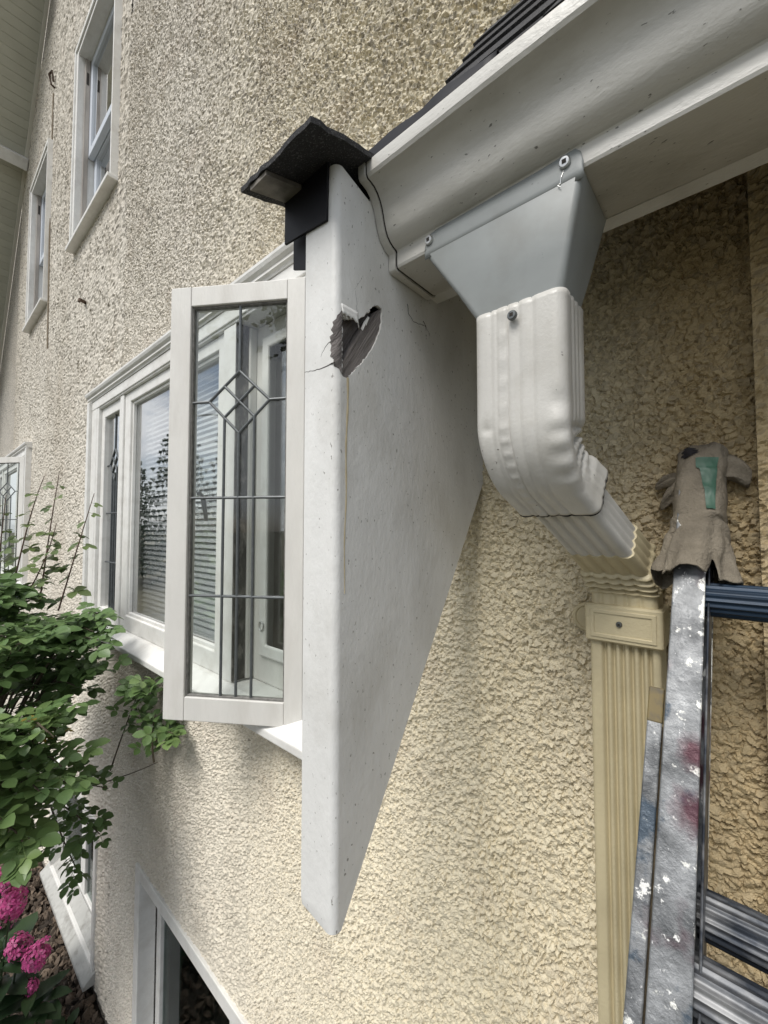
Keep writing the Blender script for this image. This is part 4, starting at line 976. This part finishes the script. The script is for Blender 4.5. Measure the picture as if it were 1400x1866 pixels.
def flap(pts, ws, th, ph):
    mb = MB(); rings = []
    for i, (p_, w_) in enumerate(zip(pts, ws)):
        rings.append([lad(p_[0] + .25 * th * math.sin(a), smap(p_[1]) + w_ * math.cos(a) * (1 + .15 * math.sin(3 * a + i + ph)), p_[2] + th * math.sin(a) + .004 * math.sin(2.2 * math.cos(a) * 2 + ph)) for a in [6.2832 * k / 20 for k in range(20)]])
    mb.loft(rings); o = part('cloth_flap', mb, M['cloth'], rg, smooth=True, ang=80)
    ss = o.modifiers.new('sub', 'SUBSURF'); ss.levels = 1; ss.render_levels = 1
    dm = o.modifiers.new('folds', 'DISPLACE'); dm.texture = tx; dm.strength = .004; dm.mid_level = .5; dm.texture_coords = 'GLOBAL'
flap([(-.030, .118, -.024), (-.014, .121, -.026), (-.005, .118, -.028), (.002, .112, -.031), (.0065, .106, -.033)], [.020, .020, .019, .017, .009], .009, 0)
flap([(-.050, .110, -.028), (-.060, .106, -.030), (-.068, .098, -.034), (-.075, .090, -.036), (-.079, .084, -.038)], [.018, .018, .016, .013, .007], .008, 2)
flap([(-.058, .112, -.030), (-.072, .112, -.032), (-.080, .107, -.034), (-.086, .103, -.034)], [.009, .008, .006, .002], .005, 4)
def patch(nm, ts, fa, off, m, th):
    mb = MB(); mb.loft([[cloth_pt(t, a, off) for a in fa(t)] for t in ts], closed=False); o = part(nm, mb, m, rg, smooth=True, ang=80)
    dm = o.modifiers.new('folds', 'DISPLACE'); dm.texture = tx; dm.strength = .0028; dm.mid_level = .5; dm.texture_coords = 'GLOBAL'; dm.direction = 'NORMAL'
LN = lambda a, b, n: [a + (b - a) * k / n for k in range(n + 1)]
patch('green_tape', LN(.40, .80, 26), lambda t: LN(1.02 + .22 * (.8 - t), 1.62 - .55 * (.8 - t), 14), .0016, M['tape'], .001)
patch('tar_blot', LN(.835, .925, 14), lambda t: LN(1.98 - .34 * math.sqrt(max(.05, 1 - ((t - .88) / .047) ** 2)) + .10 * math.sin(t * 330), 1.98 + .30 * math.sqrt(max(.05, 1 - ((t - .88) / .047) ** 2)) + .11 * math.sin(t * 240), 10), .0012, M['tar_and_gap_shade'], .001)
# ------------------------------------------------------------------ small things on the wall
cb = MB(); pts = [(-3.88 + .03 * math.sin(z * 1.1) - (z - 3.5) * .055, -.012, z) for z in [3.53 + .115 * k for k in range(19)]]
cb.tube(pts, .005, 6); o = put('wall_wire', cb.mesh('wall_wire', True), M['cable']); tag(o, 'thin tan wire hanging down the stucco between the upstairs windows', 'wire')
hk = MB(); hk.tube([(-3.965, 0, 5.62), (-3.965, -.03, 5.63), (-3.965, -.045, 5.70), (-3.96, -.03, 5.74), (-3.955, -.02, 5.66)], .008, 7); tag(put('iron_hook', hk.mesh('iron_hook', True), M['rust']), 'small rusty iron hook at the top of the wall wire', 'hook')
hk = MB(); hk.tube([(-2.905, .01, 3.515), (-2.86, -.04, 3.505), (-2.855, -.045, 3.488)], [.010, .010, .007], 8); tag(put('iron_bolt', hk.mesh('iron_bolt', True), M['rust']), 'rusty iron bolt stub sticking out of the stucco', 'bolt')

# ------------------------------------------------------------------ rose bush
CAMP = Vector((0, -.64, 2.18))
def leaflet(mb, base, d, up, L_, W_, fold=.25, droop=.15):
    d = d.normalized(); side = d.cross(up).normalized(); up = side.cross(d).normalized()
    prof = [(0, .0), (.22, .34), (.5, .5), (.78, .36), (1.0, .0)]
    mid = [base + d * (L_ * t) - up * (droop * L_ * t * t) for t, _ in prof]
    vs = [mid[0], mid[1], mid[2], mid[3], mid[4]]
    for sgn in (1, -1):
        for k in (1, 2, 3): vs.append(mid[k] + side * (sgn * W_ * prof[k][1]) + up * (fold * W_ * prof[k][1]))
    mb.add(vs, [(0, 1, 5), (1, 2, 6, 5), (2, 3, 7, 6), (3, 4, 7), (0, 8, 1), (1, 8, 9, 2), (2, 9, 10, 3), (3, 10, 4)])
def compound_leaf(seed, n=5, L_=.040):
    rnd = random.Random(seed); mb = MB(); X = Vector((1, 0, 0)); Z = Vector((0, 0, 1))
    RL = .062 if n == 5 else .03
    path = [Vector((RL * t, 0, -.012 * t * t)) for t in (0, .33, .66, 1)]
    mb.tube(path, [.0011, .001, .0008, .0006], 4, cap=False)
    k = L_ * rnd.uniform(.9, 1.1)
    leaflet(mb, path[3], Vector((1, rnd.uniform(-.2, .2), -.15)), Z, k * 1.1, k * .82)
    for t, ln_ in ((3, .95), (1, .8))[: (n - 1) // 2]:
        for sg in (1, -1):
            leaflet(mb, path[t] - Vector((.008, 0, 0)), Vector((.45 + rnd.uniform(-.1, .1), sg, rnd.uniform(-.25, .1))), (Z + Vector((0, sg * rnd.uniform(-.3, .3), 0))).normalized(), k * ln_, k * ln_ * .8)
    return mb
LEAF = [compound_leaf(k).mesh('leaf', True, 80) for k in range(5)]
LEAF_S = [compound_leaf(20 + k, 3, .034).mesh('leaf', True, 80) for k in range(3)]
for me_ in LEAF: me_.materials.append(M['leaf'])
for me_ in LEAF_S: me_.materials.append(M['leaf_young'])
LEAF_Y = compound_leaf(40, 3, .028).mesh('leaf', True, 80); LEAF_Y.materials.append(M['leaf_yellow'])
def leaf_matrix(pos, d, up, sc_):
    d = d.normalized(); s_ = up.cross(d); s_ = s_.normalized() if s_.length > 1e-4 else Vector((0, 1, 0)); u = d.cross(s_)
    m3 = Matrix((d, s_, u)).transposed(); return Matrix.Translation(pos) @ m3.to_4x4() @ Matrix.Scale(sc_, 4)
def bez(p0, p1, p2, n):
    return [p0 * (1 - t) ** 2 + p1 * 2 * t * (1 - t) + p2 * t * t for t in [k / n for k in range(n + 1)]]
rb = empty('rose_bush', (-2.0, -.42, 0), 'leafy green rose bush growing beside the big window', 'bush')
rl = random.Random(21); leaves = []
def leafy(path, k0, dens, young=False, scl=1.0):
    for i in range(k0, len(path) - 1):
        for _ in range(dens):
            p_ = path[i].lerp(path[i + 1], rl.random()); t = (path[i + 1] - path[i]).normalized()
            a = rl.uniform(0, 6.283); out_ = Vector((math.cos(a), math.sin(a), rl.uniform(-.15, .35)))
            d = (out_ + t * .5).normalized()
            up = (Vector((0, 0, 1)) + Vector((rl.uniform(-.3, .8), rl.uniform(-.7, .2), 0))).normalized()
            leaves.append((p_, d, up, rl.uniform(.75, 1.15) * scl, young))
def cane(path, r0, r1, m, nm='cane'):
    mb = MB(); n = len(path) - 1; mb.tube(path, [r0 + (r1 - r0) * i / n for i in range(n + 1)], 6); part(nm, mb, m, rb, smooth=True)
tips = []
for i in range(46):
    a = 6.283 * i / 46 * 2.618; rr = math.sqrt((i + .5) / 46)
    tips.append(Vector((-2.03 + .62 * rr * math.cos(a), -.47 + .27 * rr * math.sin(a), 1.975 - .42 * rr ** 2.2 + rl.uniform(-.09, .03))))
for i in range(24):    # skirt on the side towards the open lawn and the viewer
    a = rl.uniform(-1.9, .55); tips.append(Vector((-1.98 + .62 * math.cos(a), -.47 + .27 * math.sin(a), rl.uniform(1.34, 1.66))))
for i in range(11): tips.append(Vector((-1.80 + rl.uniform(-.08, .13), -.20 + rl.uniform(-.07, .05), rl.uniform(1.62, 1.86))))
for i, tp_ in enumerate(tips):
    root = Vector((-2.25 + rl.uniform(-.12, .12), -.62 + rl.uniform(-.06, .06), .0))
    mid_ = Vector(((root.x + tp_.x) / 2 + (tp_.x - root.x) * .1, (root.y + tp_.y) / 2 + (tp_.y - root.y) * .1, tp_.z * 1.02 + .12))
    path = bez(root, mid_, tp_, 14)
    if i % 2 == 0: cane(path, .007, .002, M['cane'])
    else: cane(path[8:], .004, .0018, M['cane'])
    leafy(path, 10, 2)
    for k in (10, 12, 13):
        a = rl.uniform(0, 6.283); q = path[k] + Vector((math.cos(a) * .10, math.sin(a) * .07, rl.uniform(-.02, .05)))
        sub = bez(path[k], (path[k] + q) / 2 + Vector((0, 0, .02)), q, 3); leafy(sub, 1, 1); leafy(sub, 2, 1)
# upright young shoots
for pts in [((-2.15, -.38, 1.90), (-2.096, -.346, 2.229), (-2.042, -.307, 2.385)), ((-2.075, -.305, 1.88), (-2.035, -.288, 2.17), (-1.999, -.27, 2.393)),
            ((-2.02, -.255, 1.86), (-1.95, -.212, 2.12), (-1.898, -.178, 2.316)), ((-2.2, -.42, 1.9), (-2.18, -.41, 2.15), (-2.157, -.403, 2.31)), ((-2.12, -.36, 1.88), (-2.02, -.30, 2.02), (-1.99, -.275, 2.20)), ((-2.3, -.46, 1.9), (-2.25, -.45, 2.1), (-2.22, -.44, 2.2))]:
    path = bez(*[Vector(p_) for p_ in pts], 11); cane(path, .0032, .0012, M['shoot'], 'young_shoot')
    for i in [1, 2, 2, 3, 4, 4, 5, 6, 6, 7, 8, 9, 10]:
        a = rl.uniform(0, 6.28) + i * 2.4 + rl.uniform(-.4, .4)
        leaves.append((path[i], Vector((math.cos(a), math.sin(a) * .8, -.1)), Vector((rl.uniform(-.2, .9), rl.uniform(-.9, .1), .8)), (1.35 - .07 * i) * rl.uniform(.85, 1.15), True))
# spray against the stucco under the sill, and the low hanging spray
for pts, k0, dn in [(((-2.25, -.25, 1.05), (-1.85, -.09, 1.20), (-1.51, -.07, 1.392)), 99, 0), (((-1.53, -.075, 1.385), (-1.57, -.075, 1.46), (-1.50, -.085, 1.56)), 1, 2), (((-1.515, -.075, 1.46), (-1.44, -.085, 1.53), (-1.37, -.08, 1.535)), 1, 2),
                    (((-1.98, -.075, 1.19), (-1.78, -.10, 1.40), (-1.62, -.085, 1.64)), 4, 2), (((-1.66, -.085, 1.56), (-1.58, -.09, 1.62), (-1.52, -.085, 1.67)), 1, 2),
                    (((-2.1, -.35, 1.2), (-1.9, -.24, 1.26), (-1.70, -.16, 1.27)), 3, 2), (((-1.95, -.30, 1.22), (-1.82, -.22, 1.16), (-1.74, -.17, 1.10)), 2, 3), (((-1.92, -.28, 1.18), (-1.85, -.25, 1.05), (-1.79, -.21, .95)), 3, 2),
                    (((-1.85, -.42, 1.35), (-1.7, -.38, 1.3), (-1.55, -.37, 1.28)), 2, 3), (((-1.9, -.5, 1.45), (-1.7, -.46, 1.42), (-1.55, -.43, 1.38)), 2, 3)]:
    path = bez(*[Vector(p_) for p_ in pts], 8); cane(path, .0035, .0014, M['cane'])
    if k0 < 50: leafy(path, k0, dn, scl=.9)
# nearest leaves are parts, the rest one mass
leaves.sort(key=lambda q: (q[0] - CAMP).length + (0 if q[4] else .0) - (1 if q[4] else 0))
inv = Matrix.Translation(-rb.location)
for i, (p_, d, up, s_, young) in enumerate(leaves[:300]):
    me_ = (LEAF_S[i % 3] if young else (LEAF_Y if i % 41 == 7 else LEAF[i % 5]))
    o = bpy.data.objects.new('leaf', me_); COL.objects.link(o); o.parent = rb; o.matrix_parent_inverse = inv; o.matrix_basis = leaf_matrix(p_, d, up, s_)
mb = MB()
protos = [compound_leaf(k) for k in range(5)]
for i, (p_, d, up, s_, young) in enumerate(leaves[300:]):
    mt = leaf_matrix(p_, d, up, s_); pr = protos[i % 5]; mb.add([mt @ Vector(v) for v in pr.v], pr.f)
me_ = bpy.data.meshes.new('foliage'); me_.from_pydata(mb.v, [], mb.f); me_.update()
for p_ in me_.polygons: p_.use_smooth = True
tag(put('foliage', me_, M['leaf'], rb), kind='stuff')
print('leaves', len(leaves))

# ------------------------------------------------------------------ pink flowers and low leaves in the bed
def floret(mb, c, n, r, rnd):
    q = n.to_track_quat('Z', 'Y').to_matrix(); a0 = rnd.uniform(0, 1.2)
    for k in range(5):
        a = a0 + k * 1.2566
        e = lambda rad, da, h: c + q @ Vector((rad * math.cos(a + da), rad * math.sin(a + da), h))
        mb.add([c, e(r * .65, -.45, r * .2), e(r, -.25, r * .1), e(r, .25, r * .1), e(r * .65, .45, r * .2)], [(0, 1, 2, 3, 4)])
def broad_leaf(L_, W_, seed):
    mb = MB(); leaflet(mb, Vector((0, 0, 0)), Vector((1, 0, .25)), Vector((0, 0, 1)), L_, W_, .2, .5); me_ = mb.mesh('leaf', True, 80); me_.materials.append(M['leaf_low']); return me_
BL = [broad_leaf(.13, .075, 1), broad_leaf(.10, .05, 2), broad_leaf(.16, .10, 3)]
rf = random.Random(5)
spots = [((-2.40, -.345, .70), 'uppermost pink flower head at the left edge', .052), ((-2.395, -.315, .585), 'large pink flower head below the uppermost one', .056), ((-2.45, -.335, .50), 'pink flower head touching the left edge, third from top', .05),
         ((-2.375, -.285, .395), 'pink flower head low in the left corner, fourth from top', .048), ((-2.315, -.235, .36), 'pink flower head farthest right, nearest the house wall', .052), ((-2.33, -.25, .235), 'smallest lowest pink flower cluster above the dark leaves', .030)]
for (x, y, z), lab, r in spots:
    t = empty('pink_flower', (x - .03, y - .03, -.01), lab + ' of the bed', 'flower', 'pink flowers in the garden bed')
    mb = MB(); mb.tube([Vector((x - .03, y - .03, -.02)), Vector((x - .01, y - .02, z * .5)), Vector((x, y, z - r * .4))], [.004, .0035, .003], 6); part('stem', mb, M['leaf_low'], t, smooth=True)
    mb = MB()
    for k in range(46):
        v = Vector((rf.gauss(0, 1), rf.gauss(0, 1), rf.gauss(.35, .8))).normalized(); rr_ = r * rf.uniform(.55, .95); floret(mb, Vector((x, y, z)) + Vector((v.x * rr_, v.y * rr_, v.z * rr_ * 1.15)), (v + Vector((rf.uniform(-.5, .5), rf.uniform(-.5, .5), .3))).normalized(), r * rf.uniform(.3, .42), rf)
    part('flower_head', mb, M['flower'], t, smooth=True, ang=80)
    for k in range(5):
        a = rf.uniform(0, 6.283); o = bpy.data.objects.new('leaf', BL[k % 2]); COL.objects.link(o); o.parent = t; o.matrix_parent_inverse = Matrix.Translation(-t.location)
        hz = z * rf.uniform(.3, .85); o.matrix_basis = leaf_matrix(Vector((x - .012, y - .015, hz)), Vector((math.cos(a), math.sin(a), .3)), Vector((0, 0, 1)), rf.uniform(.7, 1.1))
for i, (x, y, hgt, lab) in enumerate([(-2.36, -.22, .16, 'low plant with broad dark green leaves under the pink flowers'), (-2.45, -.33, .30, 'broad-leaved green plant in the bottom left corner'), (-2.22, -.15, .05, 'small leafy seedling on the bark by the wall foot')]):
    t = empty('low_plant', (x, y, -.01), lab, 'plant')
    for k in range(9 if i < 2 else 6):
        a = k * 2.4; z = hgt * rf.uniform(.6, 1.1); o = bpy.data.objects.new('leaf', BL[(k + i) % 3]); COL.objects.link(o); o.parent = t; o.matrix_parent_inverse = Matrix.Translation(-t.location)
        o.matrix_basis = leaf_matrix(Vector((x + .02 * math.cos(a), y + .02 * math.sin(a), z)), Vector((math.cos(a), math.sin(a), .35)), Vector((0, 0, 1)), rf.uniform(.7, 1.1) * (.6 if i == 2 else 1))
    mb = MB(); mb.tube([Vector((x, y, -.03)), Vector((x, y, hgt * 1.1))], .004, 6); part('stem', mb, M['leaf_low'], t)

# ------------------------------------------------------------------ across the garden: what the panes mirror
def conifer(x, y, h, r, lab, seed):
    rnd = random.Random(seed); t = empty('conifer_tree', (x, y, -.06), lab, 'tree', 'conifers across the garden')
    mb = MB(); mb.tube([Vector((x, y, -.06)), Vector((x, y, h * .5)), Vector((x, y, h))], [.02 * h, .012 * h, .01], 8); part('trunk', mb, M['bark'], t, smooth=True)
    mb = MB(); z = h * .08
    while z < h * .98:
        f = 1 - z / h; nbr = 7
        for k in range(nbr):
            a = rnd.uniform(0, 6.283); ln_ = r * (f ** .8) * rnd.uniform(.7, 1.1) + .08
            d = Vector((math.cos(a), math.sin(a), -.18 + .35 * (1 - f))); p0 = Vector((x, y, z)); sd2 = Vector((-math.sin(a), math.cos(a), 0)); steps = max(3, int(ln_ / .22))
            for s_ in range(1, steps + 1):
                p_ = p0 + d * (ln_ * s_ / steps) - Vector((0, 0, .10 * ln_ * (s_ / steps) ** 2)); wd = .10 + .16 * ln_ * (1 - s_ / steps)
                for sg in (1, -1):
                    e = p_ + sd2 * sg * wd * rnd.uniform(.7, 1.2) + d * .10 - Vector((0, 0, rnd.uniform(.03, .16))); mb.add([p_ - d * .06, p_ + d * .09, e], [(0, 1, 2)])
                e = p_ - Vector((0, 0, rnd.uniform(.12, .3))); mb.add([p_ - d * .07, p_ + d * .10, e + sd2 * .03], [(0, 1, 2)])
        z += h * rnd.uniform(.018, .03)
    me_ = bpy.data.meshes.new('crown'); me_.from_pydata(mb.v, [], mb.f); put('crown', me_, M['needle'], t)
conifer(-19.0, -7.2, 7.6, 2.3, 'tall spruce mirrored in the left part of the big pane', 1)
conifer(-23.5, -6.6, 6.0, 2.4, 'lower spruce mirrored beside the lamp post', 2)
conifer(-16.5, -8.6, 9.6, 2.0, 'slender pine mirrored in the pane behind the open casement', 3)
def leafy_tree(x, y, h, r, lab, seed):
    rnd = random.Random(seed); t = empty('leafy_tree', (x, y, -.06), lab, 'tree')
    mb = MB(); mb.tube([Vector((x, y, -.06)), Vector((x + .1, y, h * .35)), Vector((x, y + .1, h * .75))], [.2, .14, .05], 8); part('trunk', mb, M['bark'], t, smooth=True)
    for k in range(6):
        a = k * 1.05; mb = MB(); mb.tube([Vector((x + .08, y, h * .35)), Vector((x + r * .4 * math.cos(a), y + r * .4 * math.sin(a), h * .6)), Vector((x + r * .75 * math.cos(a), y + r * .75 * math.sin(a), h * .78))], [.08, .05, .02], 6); part('limb', mb, M['bark'], t, smooth=True)
    mb = MB(); cl = [Vector((rnd.gauss(0, .5), rnd.gauss(0, .5), rnd.gauss(0, .42))) for _ in range(70)]
    for c in cl:
        cc = Vector((x + c.x * r, y + c.y * r, h * .86 + c.z * h * .16))
        for _ in range(75):
            p_ = cc + Vector((rnd.gauss(0, .3), rnd.gauss(0, .3), rnd.gauss(0, .22))); q = Vector((rnd.gauss(0, 1), rnd.gauss(0, 1), rnd.gauss(0, 1))).normalized(); v = q.orthogonal().normalized(); s_ = rnd.uniform(.09, .16)
            mb.add([p_ - v * s_, p_ + q.cross(v) * s_ * .6, p_ + v * s_, p_ - q.cross(v) * s_ * .6], [(0, 1, 2, 3)])
    me_ = bpy.data.meshes.new('crown'); me_.from_pydata(mb.v, [], mb.f); put('crown', me_, M['leaf_low'], t)
leafy_tree(2.6, -9.5, 10.0, 2.6, 'leafy tree mirrored in the leaded glass of the open casement', 9)
lp = empty('lamp_post', (-11.4, -4.0, -.06), 'grey street lamp with curved arm mirrored in the big pane', 'lamp')
mb = MB(); mb.tube([(-11.4, -4.0, -.06), (-11.4, -4.0, 5.4)], [.07, .05], 10); part('post', mb, M['post'], lp, smooth=True)
mb = MB(); mb.tube([Vector((-11.4, -4.0, 5.0)), Vector((-11.25, -4.3, 5.25)), Vector((-11.0, -4.8, 5.35)), Vector((-10.7, -5.3, 5.35))], .03, 8); part('arm', mb, M['post'], lp, smooth=True)
mb = MB(); mb.loft([[Vector((-10.7 - .05 * k, -5.3 - .11 * k, 5.33)) + Vector((.07 * math.cos(a), .05 * math.sin(a) , .05 * math.sin(a))) * w_ for a in [j * .785 for j in range(8)]] for k, w_ in ((0, .5), (1, 1), (3, 1), (4, .5))]); part('lamp_head', mb, M['post'], lp, smooth=True)
